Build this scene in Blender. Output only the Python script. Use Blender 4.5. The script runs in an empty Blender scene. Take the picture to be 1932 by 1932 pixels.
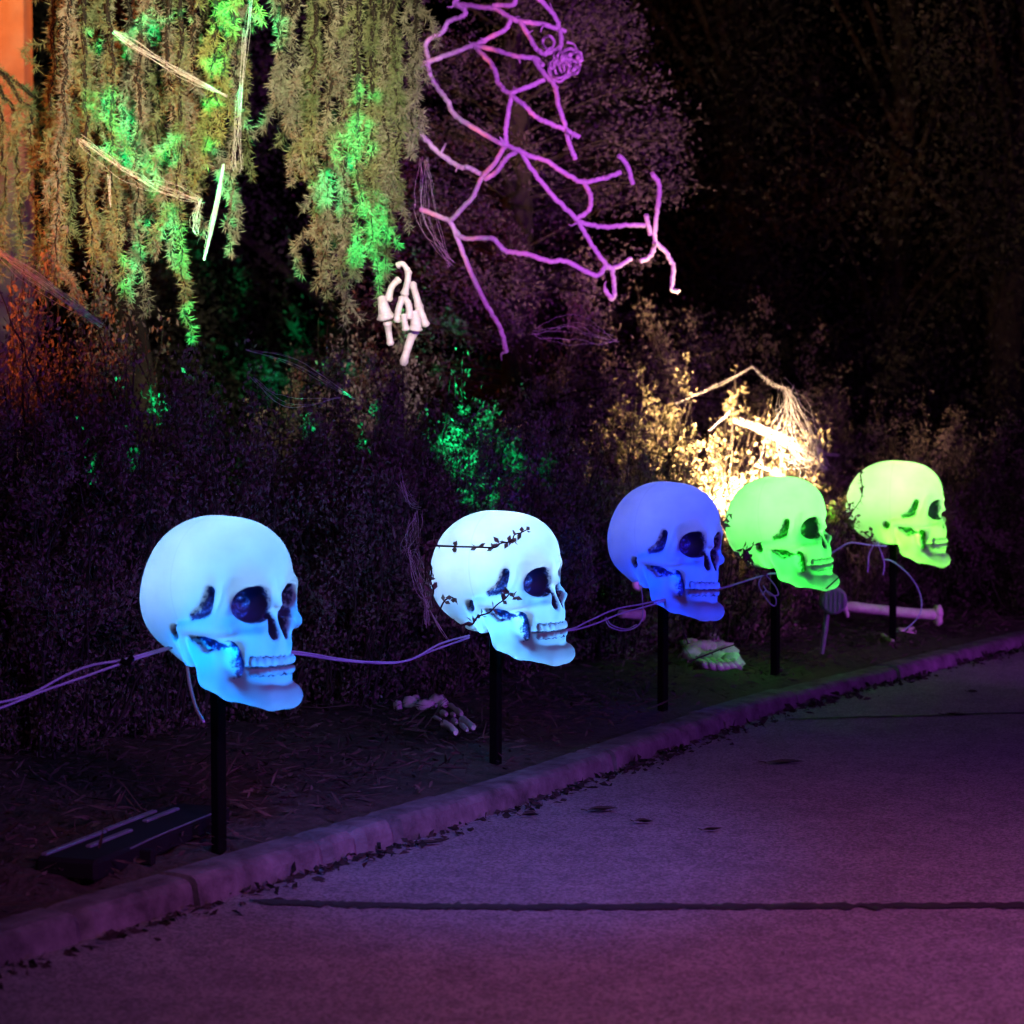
import bpy, math, random
import numpy as np
from mathutils import Vector, Matrix

random.seed(7)
RNG = np.random.default_rng(11)
SC = bpy.context.scene
COL = SC.collection
R = math.radians

# ------------------------------------------------------------------ camera
# all picture positions below are read off the photograph at 1932 x 1932
F = 4357.0                 # focal length in those pixels
CAM = np.array([0.0, 0.0, 1.19])
PITCH = math.atan(226.0 / F)
cam_d = bpy.data.cameras.new("camera")
cam = bpy.data.objects.new("camera", cam_d)
COL.objects.link(cam)
cam.location = CAM
cam.rotation_euler = (math.pi / 2 - PITCH, 0, 0)
cam_d.sensor_width = 36.0
cam_d.lens = 36.0 * F / 1932.0
cam_d.clip_end = 400
cam_d.dof.use_dof = True
cam_d.dof.focus_distance = 7.3
cam_d.dof.aperture_fstop = 4.0
SC.camera = cam
FWD = np.array([0, math.cos(PITCH), -math.sin(PITCH)])
UPV = np.array([0, math.sin(PITCH), math.cos(PITCH)])
RGT = np.array([1.0, 0, 0])


def ray(u, v):
    return FWD + RGT * ((u - 966) / F) + UPV * ((966 - v) / F)


def P(u, v, d):
    """the place seen at (u, v), d metres out"""
    return CAM + ray(u, v) * d


def G(u, v, z=0.0):
    r = ray(u, v)
    return CAM + r * ((z - CAM[2]) / r[2])


def PX(n, d):
    return n * d / F


# ------------------------------------------------------------------ world
w = bpy.data.worlds.new("World")
SC.world = w
w.use_nodes = True
nt = w.node_tree
sky = nt.nodes.new("ShaderNodeTexSky")
sky.sky_type = 'NISHITA'
sky.sun_disc = False
sky.sun_elevation = R(-6)
sky.sun_rotation = R(200)
bg = nt.nodes["Background"]
nt.links.new(sky.outputs[0], bg.inputs[0])
bg.inputs[1].default_value = 0.05

# ------------------------------------------------------------------ exposure, render
SC.view_settings.view_transform = 'Standard'
SC.view_settings.look = 'None'
SC.view_settings.exposure = 0
SC.view_settings.gamma = 1
SC.view_settings.use_curve_mapping = False
SC.cycles.use_denoising = True
SC.cycles.max_bounces = 6
SC.cycles.diffuse_bounces = 4
SC.cycles.transmission_bounces = 4
SC.cycles.transparent_max_bounces = 4
SC.cycles.sample_clamp_indirect = 3.0
SC.cycles.use_light_tree = True
SC.cycles.caustics_reflective = False
SC.cycles.caustics_refractive = False


# ------------------------------------------------------------------ lamps of the display and added fill lights
def aim(o, target):
    d = Vector(target) - o.location
    o.rotation_euler = d.to_track_quat('-Z', 'Y').to_euler()


def spot(name, loc, target, power, color, size, blend=0.6, radius=0.04):
    l = bpy.data.lights.new(name, 'SPOT')
    l.energy = power
    l.color = color
    l.spot_size = R(size)
    l.spot_blend = blend
    l.shadow_soft_size = radius
    o = bpy.data.objects.new(name, l)
    COL.objects.link(o)
    o.location = loc
    aim(o, target)
    return o


# purple flood standing on the road side, right of the frame
spot("purple_flood_lamp", (5.2, 3.2, 1.5), G(1050, 1420), 1250, (0.40, 0.05, 1.0), 62, 0.8, 0.08)
spot("purple_bone_lamp", (4.6, 8.2, 0.7), P(1690, 1160, 11.2), 480, (0.55, 0.06, 1.0), 40, 0.8, 0.05)
spot("red_foliage_lamp", (-3.6, 6.6, 1.2), P(20, 380, 9.0), 2200, (1.0, 0.17, 0.03), 38, 0.9, 0.05)
spot("purple_tree_lamp", (5.0, 7.0, 1.4), P(1330, 560, 12.0), 260, (0.55, 0.08, 0.95), 26, 1.0, 0.08)
spot("purple_back_lamp", (6.0, 6.5, 2.2), P(1750, 880, 12.5), 600, (0.55, 0.10, 0.9), 70, 0.8, 0.08)
# dull red and mauve street washes behind the photographer
spot("red_wash_lamp", (3.6, 0.5, 3.6), (1.2, 4.1, -0.1), 1900, (1.0, 0.18, 0.24), 36, 1.0, 0.2)
spot("red_side_lamp", (6.0, 4.5, 3.2), (2.4, 5.6, -0.1), 750, (1.0, 0.22, 0.34), 42, 1.0, 0.2)
spot("mauve_wash_lamp", (2.2, 0.2, 4.6), (0.7, 4.9, -0.1), 1450, (0.72, 0.25, 1.0), 44, 1.0, 0.2)
# purple lamp on the rope web
spot("purple_web_lamp", (2.0, 1.5, 0.8), P(1030, 270, 10.6), 9000, (0.64, 0.11, 1.0), 13, 0.5, 0.05)
spot("hand_fill_light", (0.3, 3.2, 2.5), P(762, 580, 9.0), 4200, (1.0, 0.80, 0.87), 5, 0.6, 0.03)  # added white-pink light, only to brighten the skeleton hand
spot("blue_road_lamp", (0.3, 2.2, 3.4), G(960, 1570), 1900, (0.05, 0.17, 1.0), 21, 1.0, 0.2)
spot("shrub_fill_light", (-3.0, -3.0, 5.0), (-0.2, 9.0, 1.1), 420, (0.85, 0.30, 0.75), 38, 0.9, 0.2)  # added mauve fill that lifts the dark shrubs, not a street lamp
# soft white lamp on the weeping conifer
spot("tree_lamp", (-0.2, 5.6, 2.6), P(390, 190, 9.2), 3000, (1.0, 0.92, 0.56), 35, 0.8, 0.05)
# amber lamp by the house wall
spot("amber_wall_lamp", (-2.6, 11.2, 4.6), (-3.1, 13.3, 3.5), 1100, (1.0, 0.22, 0.03), 46, 0.8, 0.05)
# warm lamp in the bed, lighting the cotoneaster from below
spot("warm_bush_lamp", P(1425, 965, 10.05), P(1360, 815, 10.9), 1800, (1.0, 0.62, 0.34), 92, 0.7, 0.03)


def pattern_lamp(name, loc, target, power, color, size, patches):
    """a projector: a spot whose slide lets light through a number of ragged holes"""
    o = spot(name, loc, target, power, color, size, 0.05, 0.015)
    l = o.data
    l.use_nodes = True
    t = l.node_tree
    em = [n for n in t.nodes if n.type == 'EMISSION'][0]
    tc = t.nodes.new("ShaderNodeTexCoord")
    sep = t.nodes.new("ShaderNodeSeparateXYZ")
    t.links.new(tc.outputs["Normal"], sep.inputs[0])
    cmb = t.nodes.new("ShaderNodeCombineXYZ")
    for i, ax in enumerate("XY"):
        m = t.nodes.new("ShaderNodeMath"); m.operation = 'DIVIDE'
        t.links.new(sep.outputs[ax], m.inputs[0])
        t.links.new(sep.outputs["Z"], m.inputs[1])
        t.links.new(m.outputs[0], cmb.inputs[i])
    nz = t.nodes.new("ShaderNodeTexNoise")
    nz.inputs["Scale"].default_value = 150
    nz.inputs["Detail"].default_value = 2
    t.links.new(cmb.outputs[0], nz.inputs["Vector"])
    sub = t.nodes.new("ShaderNodeVectorMath"); sub.operation = 'SUBTRACT'
    t.links.new(nz.outputs["Color"], sub.inputs[0]); sub.inputs[1].default_value = (0.5, 0.5, 0.5)
    sc = t.nodes.new("ShaderNodeVectorMath"); sc.operation = 'SCALE'
    t.links.new(sub.outputs[0], sc.inputs[0]); sc.inputs[3].default_value = 0.026
    ad = t.nodes.new("ShaderNodeVectorMath"); ad.operation = 'ADD'
    t.links.new(cmb.outputs[0], ad.inputs[0]); t.links.new(sc.outputs[0], ad.inputs[1])
    flat = t.nodes.new("ShaderNodeVectorMath"); flat.operation = 'MULTIPLY'
    t.links.new(ad.outputs[0], flat.inputs[0]); flat.inputs[1].default_value = (1, 1, 0)
    bpy.context.view_layer.update()
    mi = o.matrix_world.inverted()
    last = None
    for (pt, rad) in patches:
        lp = mi @ Vector(pt)
        a, b = lp.x / lp.z, lp.y / lp.z
        rr = rad / abs(lp.z)
        ds = t.nodes.new("ShaderNodeVectorMath"); ds.operation = 'DISTANCE'
        t.links.new(flat.outputs[0], ds.inputs[0]); ds.inputs[1].default_value = (a, b, 0)
        dv = t.nodes.new("ShaderNodeMath"); dv.operation = 'DIVIDE'
        t.links.new(ds.outputs["Value"], dv.inputs[0]); dv.inputs[1].default_value = rr
        if last is None:
            last = dv
        else:
            mn = t.nodes.new("ShaderNodeMath"); mn.operation = 'MINIMUM'
            t.links.new(last.outputs[0], mn.inputs[0]); t.links.new(dv.outputs[0], mn.inputs[1])
            last = mn
    mr = t.nodes.new("ShaderNodeMapRange")
    mr.inputs["From Min"].default_value = 1.45
    mr.inputs["From Max"].default_value = 0.65
    t.links.new(last.outputs[0], mr.inputs["Value"])
    t.links.new(mr.outputs[0], em.inputs["Strength"])
    return o


DT = 9.1    # depth of the weeping tree
gp = [(270, 55, 16), (300, 48, 14), (335, 38, 12), (235, 78, 14), (182, 92, 11), (475, 208, 17), (495, 40, 36), (455, 55, 26),
      (210, 290, 16), (250, 300, 22), (275, 318, 16), (298, 350, 15), (205, 210, 26), (235, 240, 26), (330, 430, 20), (345, 470, 24), (350, 510, 18),
      (320, 290, 24), (680, 255, 22), (668, 300, 26), (610, 335, 18), (625, 370, 24), (690, 385, 20), (710, 425, 26),
      (735, 440, 20), (680, 480, 20), (705, 505, 22), (712, 540, 14), (690, 180, 20), (545, 498, 16), (418, 330, 11), (412, 365, 11), (405, 400, 11), (398, 435, 11), (390, 470, 11), (386, 490, 10), (395, 285, 10),
      (272, 425, 9), (268, 470, 12), (250, 535, 15), (255, 505, 13), (245, 560, 12), (550, 600, 12), (420, 20, 22), (410, 120, 16), (408, 200, 14)]
gq = [(350, 560, 14), (365, 600, 10), (345, 605, 14), (335, 630, 14), (290, 715, 14), (283, 700, 9), (245, 808, 8), (250, 838, 7), (178, 885, 9),
      (798, 652, 12), (835, 610, 14), (868, 625, 16), (880, 650, 18), (915, 640, 20), (850, 690, 13), (860, 715, 12), (810, 755, 12),
      (840, 795, 20), (843, 825, 14), (692, 750, 8), (676, 800, 9), (676, 818, 8), (905, 900, 9), (920, 890, 9), (875, 915, 9), (587, 820, 6),
      (830, 670, 8), (885, 690, 8)]
pattern_lamp("green_projector_lamp", (-0.9, 1.6, 2.5), P(420, 290, DT), 44000, (0.0, 1.0, 0.28), 20, [(P(u, v, DT), PX(r, DT)) for u, v, r in gp] +
             [(P(u, v, DT - .35), PX(11, DT)) for u, v in ((420, 320), (415, 350), (409, 380), (403, 410), (397, 440), (391, 465), (386, 488))])
pattern_lamp("green_projector_lamp", (-0.6, 1.6, 2.6), P(560, 720, 8.5), 60000, (0.0, 1.0, 0.28), 15, [(P(u, v, 8.5), PX(r, 8.5)) for u, v, r in gq])
# added soft green fill, blends the projected patches into the hanging branches
spot("green_fill_light", (-0.9, 1.7, 2.5), P(430, 330, DT), 1100, (0.05, 1.0, 0.25), 17, 1.0, 0.05)


# ------------------------------------------------------------------ helpers
def tag(o, label=None, cat=None, group=None, kind=None):
    if label: o["label"] = label
    if cat: o["category"] = cat
    if group: o["group"] = group
    if kind: o["kind"] = kind
    return o


def empty(name, loc=(0, 0, 0)):
    o = bpy.data.objects.new(name, None)
    o.empty_display_size = 0.05
    COL.objects.link(o)
    o.location = loc
    return o


class MB:
    """collects geometry; faces may be triangles or quads"""
    def __init__(s):
        s.V, s.F3, s.F4, s.n = [], [], [], 0

    def add(s, V, Fc):
        V = np.asarray(V, float).reshape(-1, 3)
        Fc = np.asarray(Fc, int)
        (s.F3 if Fc.shape[1] == 3 else s.F4).append(Fc + s.n)
        s.V.append(V)
        s.n += len(V)
        return s

    def mesh(s, name, smooth=True):
        me = bpy.data.meshes.new(name)
        V = np.concatenate(s.V)
        f3 = np.concatenate(s.F3) if s.F3 else np.zeros((0, 3), int)
        f4 = np.concatenate(s.F4) if s.F4 else np.zeros((0, 4), int)
        me.vertices.add(len(V))
        me.vertices.foreach_set("co", V.astype(np.float32).ravel())
        loops = np.concatenate([f3.ravel(), f4.ravel()]).astype(np.int32)
        me.loops.add(len(loops))
        me.loops.foreach_set("vertex_index", loops)
        npoly = len(f3) + len(f4)
        me.polygons.add(npoly)
        st = np.concatenate([np.arange(len(f3)) * 3, len(f3) * 3 + np.arange(len(f4)) * 4]).astype(np.int32)
        me.polygons.foreach_set("loop_start", st)
        me.update(calc_edges=True)
        me.polygons.foreach_set("use_smooth", np.full(npoly, smooth))
        me.validate()
        return me

    def build(s, name, mat, parent=None, loc=None, smooth=True):
        me = s.mesh(name, smooth)
        me.materials.append(mat)
        o = bpy.data.objects.new(name, me)
        COL.objects.link(o)
        if parent is not None:
            o.parent = parent
        if loc is not None:
            o.location = loc
        return o


def spline(pts, n=8):
    """Catmull-Rom through the points"""
    p = np.asarray(pts, float)
    if len(p) < 3:
        t = np.linspace(0, 1, n)[:, None]
        return p[0] * (1 - t) + p[-1] * t
    q = np.vstack([2 * p[0] - p[1], p, 2 * p[-1] - p[-2]])
    out = []
    for i in range(1, len(q) - 2):
        t = np.linspace(0, 1, n, endpoint=False)[:, None]
        a, b, c, d = q[i - 1], q[i], q[i + 1], q[i + 2]
        out.append(0.5 * (2 * b + (c - a) * t + (2 * a - 5 * b + 4 * c - d) * t ** 2 + (3 * b - a - 3 * c + d) * t ** 3))
    out.append(p[-1:])
    return np.concatenate(out)


def tube(mb, pts, rad, k=6, cap=True):
    p = np.asarray(pts, float)
    n = len(p)
    rad = np.broadcast_to(np.asarray(rad, float), (n,))
    t = np.gradient(p, axis=0)
    t /= np.linalg.norm(t, axis=1, keepdims=True) + 1e-12
    ref = np.array([0.0, 0, 1]) if abs(t[0][2]) < 0.9 else np.array([1.0, 0, 0])
    a = np.zeros_like(p)
    v = np.cross(t[0], ref)
    for i in range(n):
        v = v - t[i] * np.dot(v, t[i])
        v /= np.linalg.norm(v) + 1e-12
        a[i] = v
    b = np.cross(t, a)
    ang = np.arange(k) * 2 * math.pi / k
    ring = p[:, None] + rad[:, None, None] * (a[:, None] * np.cos(ang)[None, :, None] + b[:, None] * np.sin(ang)[None, :, None])
    V = ring.reshape(-1, 3)
    i = np.arange(n - 1)[:, None] * k
    j = np.arange(k)[None]
    jn = (j + 1) % k
    Fq = np.stack([i + j, i + jn, i + k + jn, i + k + j], -1).reshape(-1, 4)
    base = mb.n
    mb.add(V, Fq)
    if cap:
        V2 = np.vstack([ring[0], p[:1], ring[-1], p[-1:]])
        f = [[(q + 1) % k, q, k] for q in range(k)] + [[k + 1 + q, k + 1 + (q + 1) % k, 2 * k + 1] for q in range(k)]
        mb.add(V2, f)
    return mb


def box(mb, c, h, rot=None, bev=0.0):
    """box with chamfered edges"""
    c = np.asarray(c, float); h = np.asarray(h, float)
    b = min(bev, min(h) * 0.9)
    V, idx = [], {}
    for sx in (-1, 1):
        for sy in (-1, 1):
            for sz in (-1, 1):
                s = np.array([sx, sy, sz])
                for ax in range(3):
                    q = s * (h - b)
                    q[ax] = s[ax] * h[ax]
                    idx[(sx, sy, sz, ax)] = len(V)
                    V.append(q)
    Fq, Ft = [], []
    for ax in range(3):
        o1, o2 = [x for x in range(3) if x != ax]
        for s in (-1, 1):
            f = []
            for (p, q) in ((-1, -1), (1, -1), (1, 1), (-1, 1)):
                t = [0, 0, 0]; t[ax] = s; t[o1] = p; t[o2] = q
                f.append(idx[(*t, ax)])
            Fq.append(f)
    for ax in range(3):
        o1, o2 = [x for x in range(3) if x != ax]
        for p in (-1, 1):
            for q in (-1, 1):
                f = []
                for (s, a2) in ((-1, o1), (1, o1), (1, o2), (-1, o2)):
                    t = [0, 0, 0]; t[ax] = s; t[o1] = p; t[o2] = q
                    f.append(idx[(*t, a2)])
                Fq.append(f)
    for sx in (-1, 1):
        for sy in (-1, 1):
            for sz in (-1, 1):
                Ft.append([idx[(sx, sy, sz, a)] for a in range(3)])
    V = np.array(V)
    if rot is not None:
        V = V @ np.asarray(rot).T
    V = V + c
    n0 = mb.n
    mb.add(V, Fq)
    mb.F3.append(np.array(Ft) + n0)
    return mb


def blob(mb, c, r, rot=None, seed=0, rough=0.18, nu=10, nv=7):
    """a lumpy pebble or bone end"""
    rg = np.random.default_rng(seed)
    th = np.linspace(0, math.pi, nv)
    ph = np.arange(nu) * 2 * math.pi / nu
    V = np.stack([np.sin(th)[:, None] * np.cos(ph)[None], np.sin(th)[:, None] * np.sin(ph)[None],
                  np.cos(th)[:, None] * np.ones(nu)[None]], -1)
    m = 1 + rough * rg.standard_normal((nv, nu))
    m[0] = m[0, 0]; m[-1] = m[-1, 0]
    V = (V * m[..., None]).reshape(-1, 3) * np.asarray(r)
    if rot is not None:
        V = V @ np.asarray(rot).T
    i = np.arange(nv - 1)[:, None] * nu
    j = np.arange(nu)[None]
    jn = (j + 1) % nu
    mb.add(V + np.asarray(c), np.stack([i + j, i + nu + j, i + nu + jn, i + jn], -1).reshape(-1, 4))
    return mb


def unit(a):
    return a / (np.linalg.norm(a, axis=-1, keepdims=True) + 1e-9)


def leaves(mb, Pn, D, L, W, rg):
    """one small pointed folded leaf for each point"""
    n = len(Pn)
    D = unit(D)
    N = unit(rg.standard_normal((n, 3)))
    S = unit(np.cross(D, N))
    N = np.cross(S, D)
    L = np.broadcast_to(L, (n,))[:, None]
    W = np.broadcast_to(W, (n,))[:, None]
    mid = Pn + D * L * 0.5
    V = np.stack([Pn, mid + S * W * 0.5 + N * W * 0.18, Pn + D * L, mid - S * W * 0.5 + N * W * 0.18], 1).reshape(-1, 3)
    mb.add(V, np.arange(n * 4).reshape(n, 4))
    return mb


# ------------------------------------------------------------------ materials
def mat(name, color=(0.5, 0.5, 0.5), rough=0.7, spec=0.3, var=0.0, scale=30.0, bump=0.0, bscale=120.0, col2=None, trans=0.0, metal=0.0):
    m = bpy.data.materials.new(name)
    m.use_nodes = True
    t = m.node_tree
    b = t.nodes["Principled BSDF"]
    b.inputs["Roughness"].default_value = rough
    b.inputs["Specular IOR Level"].default_value = spec
    b.inputs["Metallic"].default_value = metal
    tc = t.nodes.new("ShaderNodeTexCoord")
    c1 = (*color, 1)
    c2 = (*(col2 if col2 else [c * (1 - var) for c in color]), 1)
    n = t.nodes.new("ShaderNodeTexNoise")
    n.inputs["Scale"].default_value = scale
    n.inputs["Detail"].default_value = 6
    n.inputs["Roughness"].default_value = 0.65
    t.links.new(tc.outputs["Object"], n.inputs["Vector"])
    r = t.nodes.new("ShaderNodeValToRGB")
    r.color_ramp.elements[0].position = 0.32
    r.color_ramp.elements[1].position = 0.68
    r.color_ramp.elements[0].color = c2
    r.color_ramp.elements[1].color = c1
    t.links.new(n.outputs["Fac"], r.inputs[0])
    t.links.new(r.outputs[0], b.inputs["Base Color"])
    if bump > 0:
        n2 = t.nodes.new("ShaderNodeTexNoise")
        n2.inputs["Scale"].default_value = bscale
        n2.inputs["Detail"].default_value = 5
        t.links.new(tc.outputs["Object"], n2.inputs["Vector"])
        bp = t.nodes.new("ShaderNodeBump")
        bp.inputs["Strength"].default_value = bump
        bp.inputs["Distance"].default_value = 0.01
        t.links.new(n2.outputs["Fac"], bp.inputs["Height"])
        t.links.new(bp.outputs[0], b.inputs["Normal"])
    if trans > 0:
        tr = t.nodes.new("ShaderNodeBsdfTranslucent")
        t.links.new(r.outputs[0], tr.inputs[0])
        mx = t.nodes.new("ShaderNodeMixShader")
        mx.inputs[0].default_value = trans
        t.links.new(b.outputs[0], mx.inputs[1])
        t.links.new(tr.outputs[0], mx.inputs[2])
        t.links.new(mx.outputs[0], t.nodes["Material Output"].inputs[0])
    return m


M_ASPHALT = mat("asphalt", (0.10, 0.097, 0.095), 0.9, 0.15, scale=9, col2=(0.065, 0.064, 0.065), bump=0.6, bscale=260)
_t = M_ASPHALT.node_tree
_b = _t.nodes["Principled BSDF"]
_src = _b.inputs["Base Color"].links[0].from_socket
_n = _t.nodes.new("ShaderNodeTexVoronoi"); _n.inputs["Scale"].default_value = 170
_tc = _t.nodes.new("ShaderNodeTexCoord"); _t.links.new(_tc.outputs["Object"], _n.inputs["Vector"])
_mr = _t.nodes.new("ShaderNodeMapRange"); _mr.inputs["To Min"].default_value = 0.45; _mr.inputs["To Max"].default_value = 1.55
_sp = _t.nodes.new("ShaderNodeSeparateColor"); _t.links.new(_n.outputs["Color"], _sp.inputs[0]); _t.links.new(_sp.outputs[0], _mr.inputs["Value"])
_mm = _t.nodes.new("ShaderNodeVectorMath"); _mm.operation = 'SCALE'
_t.links.new(_src, _mm.inputs[0]); _t.links.new(_mr.outputs[0], _mm.inputs[3]); _t.links.new(_mm.outputs[0], _b.inputs["Base Color"])
M_TAR = mat("joint_tar", (0.012, 0.012, 0.013), 0.7, 0.2, 0.5)
M_KERB = mat("kerb_concrete", (0.085, 0.08, 0.08), 0.95, 0.08, scale=9, col2=(0.022, 0.021, 0.02), bump=0.5, bscale=110)
M_SOIL = mat("soil", (0.035, 0.026, 0.02), 0.95, 0.1, scale=25, col2=(0.012, 0.009, 0.007), bump=1.0, bscale=60)
M_LITTER = mat("dry_litter", (0.055, 0.042, 0.03), 0.9, 0.1, scale=7, col2=(0.008, 0.006, 0.005))
M_DEBRIS = mat("gutter_dirt", (0.016, 0.013, 0.011), 0.95, 0.1, 0.5)
M_LEAF = mat("shrub_leaf", (0.11, 0.08, 0.065), 0.6, 0.3, scale=6, col2=(0.045, 0.038, 0.028), trans=0.25)
M_COTO = mat("cotoneaster_leaf", (0.16, 0.13, 0.07), 0.6, 0.3, scale=12, col2=(0.07, 0.07, 0.035), trans=0.35)
M_TWIG = mat("twig_bark", (0.025, 0.019, 0.015), 0.9, 0.15, 0.5)
M_NEEDLE = mat("conifer_needle", (0.15, 0.155, 0.08), 0.6, 0.3, scale=5, col2=(0.06, 0.085, 0.035), trans=0.3)
M_NEEDLE2 = mat("conifer_needle_yellow", (0.20, 0.21, 0.07), 0.6, 0.3, scale=5, col2=(0.10, 0.13, 0.04), trans=0.3)
M_NEEDLE3 = mat("conifer_needle_grey", (0.19, 0.175, 0.13), 0.6, 0.3, scale=5, col2=(0.09, 0.085, 0.06), trans=0.3)
M_BARK = mat("bark", (0.012, 0.009, 0.007), 0.95, 0.1, 0.6, scale=18, bump=1.0, bscale=40)
M_DARKLEAF = mat("dark_leaf", (0.05, 0.035, 0.045), 0.8, 0.1, scale=4, col2=(0.02, 0.014, 0.018), trans=0.2)
M_FARLEAF = mat("far_leaf", (0.014, 0.012, 0.012), 0.8, 0.1, scale=3, col2=(0.015, 0.015, 0.011), trans=0.2)
M_ROPE = mat("rope_fibre", (0.42, 0.38, 0.38), 0.9, 0.1, 0.3, scale=60, bump=0.5, bscale=300)
M_WEB = mat("stretch_cobweb", (0.36, 0.35, 0.34), 0.9, 0.1, 0.1)
M_BONE = mat("bone_plastic", (0.45, 0.40, 0.35), 0.55, 0.35, 0.35, scale=35, bump=0.3, bscale=120)
M_BLACK = mat("black_paint", (0.002, 0.002, 0.002), 0.95, 0.03, 0.4)
M_CABLE = mat("white_cable", (0.20, 0.27, 0.36), 0.45, 0.4, 0.1)
M_TIE = mat("zip_tie", (0.75, 0.75, 0.75), 0.4, 0.4, 0.05)
M_WALL = mat("wall_render", (0.22, 0.18, 0.13), 0.9, 0.2, 0.2, scale=8, bump=0.3)
M_HOUSING = mat("lamp_housing", (0.004, 0.004, 0.005), 0.85, 0.08, 0.3)
M_FIN = mat("lamp_fin", (0.10, 0.10, 0.13), 0.4, 0.5, 0.3, metal=0.3)
M_SPOTHEAD = mat("lamp_head", (0.10, 0.10, 0.11), 0.5, 0.4, 0.3)
M_FALLEN = mat("fallen_leaf", (0.02, 0.014, 0.01), 0.8, 0.2, 0.4)


def skull_material(name, tint, dark):
    """milky blow-moulded plastic; dark brushed paint in the hollows (attribute 'paint')"""
    m = bpy.data.materials.new(name)
    m.use_nodes = True
    t = m.node_tree
    for n in list(t.nodes):
        if n.type != 'OUTPUT_MATERIAL':
            t.nodes.remove(n)
    out = t.nodes["Material Output"]
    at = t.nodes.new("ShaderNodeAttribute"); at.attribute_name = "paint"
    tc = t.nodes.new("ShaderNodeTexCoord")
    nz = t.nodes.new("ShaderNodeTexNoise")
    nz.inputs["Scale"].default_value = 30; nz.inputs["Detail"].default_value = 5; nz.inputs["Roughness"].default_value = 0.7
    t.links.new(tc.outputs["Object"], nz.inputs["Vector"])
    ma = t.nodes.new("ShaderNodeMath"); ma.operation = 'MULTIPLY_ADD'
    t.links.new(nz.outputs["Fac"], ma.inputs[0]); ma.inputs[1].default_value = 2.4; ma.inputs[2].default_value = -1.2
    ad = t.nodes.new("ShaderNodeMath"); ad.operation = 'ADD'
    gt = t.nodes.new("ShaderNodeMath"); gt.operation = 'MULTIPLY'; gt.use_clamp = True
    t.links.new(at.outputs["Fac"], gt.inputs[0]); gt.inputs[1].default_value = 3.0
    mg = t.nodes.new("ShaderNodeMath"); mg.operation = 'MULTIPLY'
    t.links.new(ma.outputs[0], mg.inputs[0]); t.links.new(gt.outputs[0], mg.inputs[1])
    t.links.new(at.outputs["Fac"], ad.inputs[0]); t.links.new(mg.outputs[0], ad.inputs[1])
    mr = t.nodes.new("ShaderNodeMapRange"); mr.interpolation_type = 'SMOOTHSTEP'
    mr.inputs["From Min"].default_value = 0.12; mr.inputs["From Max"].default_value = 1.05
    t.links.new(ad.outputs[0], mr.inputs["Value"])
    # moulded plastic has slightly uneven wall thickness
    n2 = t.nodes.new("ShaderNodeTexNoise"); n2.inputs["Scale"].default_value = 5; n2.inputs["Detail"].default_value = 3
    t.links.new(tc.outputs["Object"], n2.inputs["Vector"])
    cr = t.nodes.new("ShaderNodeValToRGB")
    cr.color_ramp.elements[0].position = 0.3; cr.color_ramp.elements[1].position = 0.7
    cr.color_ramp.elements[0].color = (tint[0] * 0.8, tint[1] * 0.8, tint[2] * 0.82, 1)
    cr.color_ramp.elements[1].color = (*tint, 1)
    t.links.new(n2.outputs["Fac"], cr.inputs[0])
    # mid stops colour in glow deepened through plastic layers; thick paint passes next to nothing
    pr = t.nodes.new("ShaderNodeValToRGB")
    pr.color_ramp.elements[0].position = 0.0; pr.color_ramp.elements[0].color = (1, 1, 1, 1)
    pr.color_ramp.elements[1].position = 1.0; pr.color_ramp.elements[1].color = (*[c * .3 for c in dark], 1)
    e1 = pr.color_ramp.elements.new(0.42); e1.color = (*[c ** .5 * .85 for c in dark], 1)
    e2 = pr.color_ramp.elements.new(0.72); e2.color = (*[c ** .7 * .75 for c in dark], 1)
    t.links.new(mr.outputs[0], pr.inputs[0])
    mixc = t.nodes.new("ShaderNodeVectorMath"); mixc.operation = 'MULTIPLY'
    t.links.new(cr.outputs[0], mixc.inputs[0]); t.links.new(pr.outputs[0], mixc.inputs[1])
    # faint seam where the two halves of the mould met
    sx = t.nodes.new("ShaderNodeSeparateXYZ"); t.links.new(tc.outputs["Object"], sx.inputs[0])
    so = t.nodes.new("ShaderNodeMath"); so.operation = 'ADD'; so.inputs[1].default_value = 0.03; t.links.new(sx.outputs["X"], so.inputs[0])
    sa = t.nodes.new("ShaderNodeMath"); sa.operation = 'ABSOLUTE'; t.links.new(so.outputs[0], sa.inputs[0])
    sm = t.nodes.new("ShaderNodeMapRange"); sm.interpolation_type = 'SMOOTHSTEP'
    sm.inputs["From Max"].default_value = 0.008; sm.inputs["To Min"].default_value = 0.86
    t.links.new(sa.outputs[0], sm.inputs["Value"])
    seam = t.nodes.new("ShaderNodeVectorMath"); seam.operation = 'SCALE'
    t.links.new(mixc.outputs[0], seam.inputs[0]); t.links.new(sm.outputs[0], seam.inputs[3])
    tr = t.nodes.new("ShaderNodeBsdfTranslucent")
    t.links.new(seam.outputs[0], tr.inputs[0])
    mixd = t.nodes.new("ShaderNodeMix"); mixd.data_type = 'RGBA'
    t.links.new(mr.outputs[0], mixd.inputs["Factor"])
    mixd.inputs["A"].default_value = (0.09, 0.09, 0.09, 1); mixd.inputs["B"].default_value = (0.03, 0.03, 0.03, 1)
    df = t.nodes.new("ShaderNodeBsdfPrincipled")
    t.links.new(mixd.outputs["Result"], df.inputs["Base Color"])
    df.inputs["Roughness"].default_value = 0.42
    df.inputs["Specular IOR Level"].default_value = 0.15
    mx = t.nodes.new("ShaderNodeMixShader"); mx.inputs[0].default_value = 0.45
    t.links.new(df.outputs[0], mx.inputs[1]); t.links.new(tr.outputs[0], mx.inputs[2])
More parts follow.
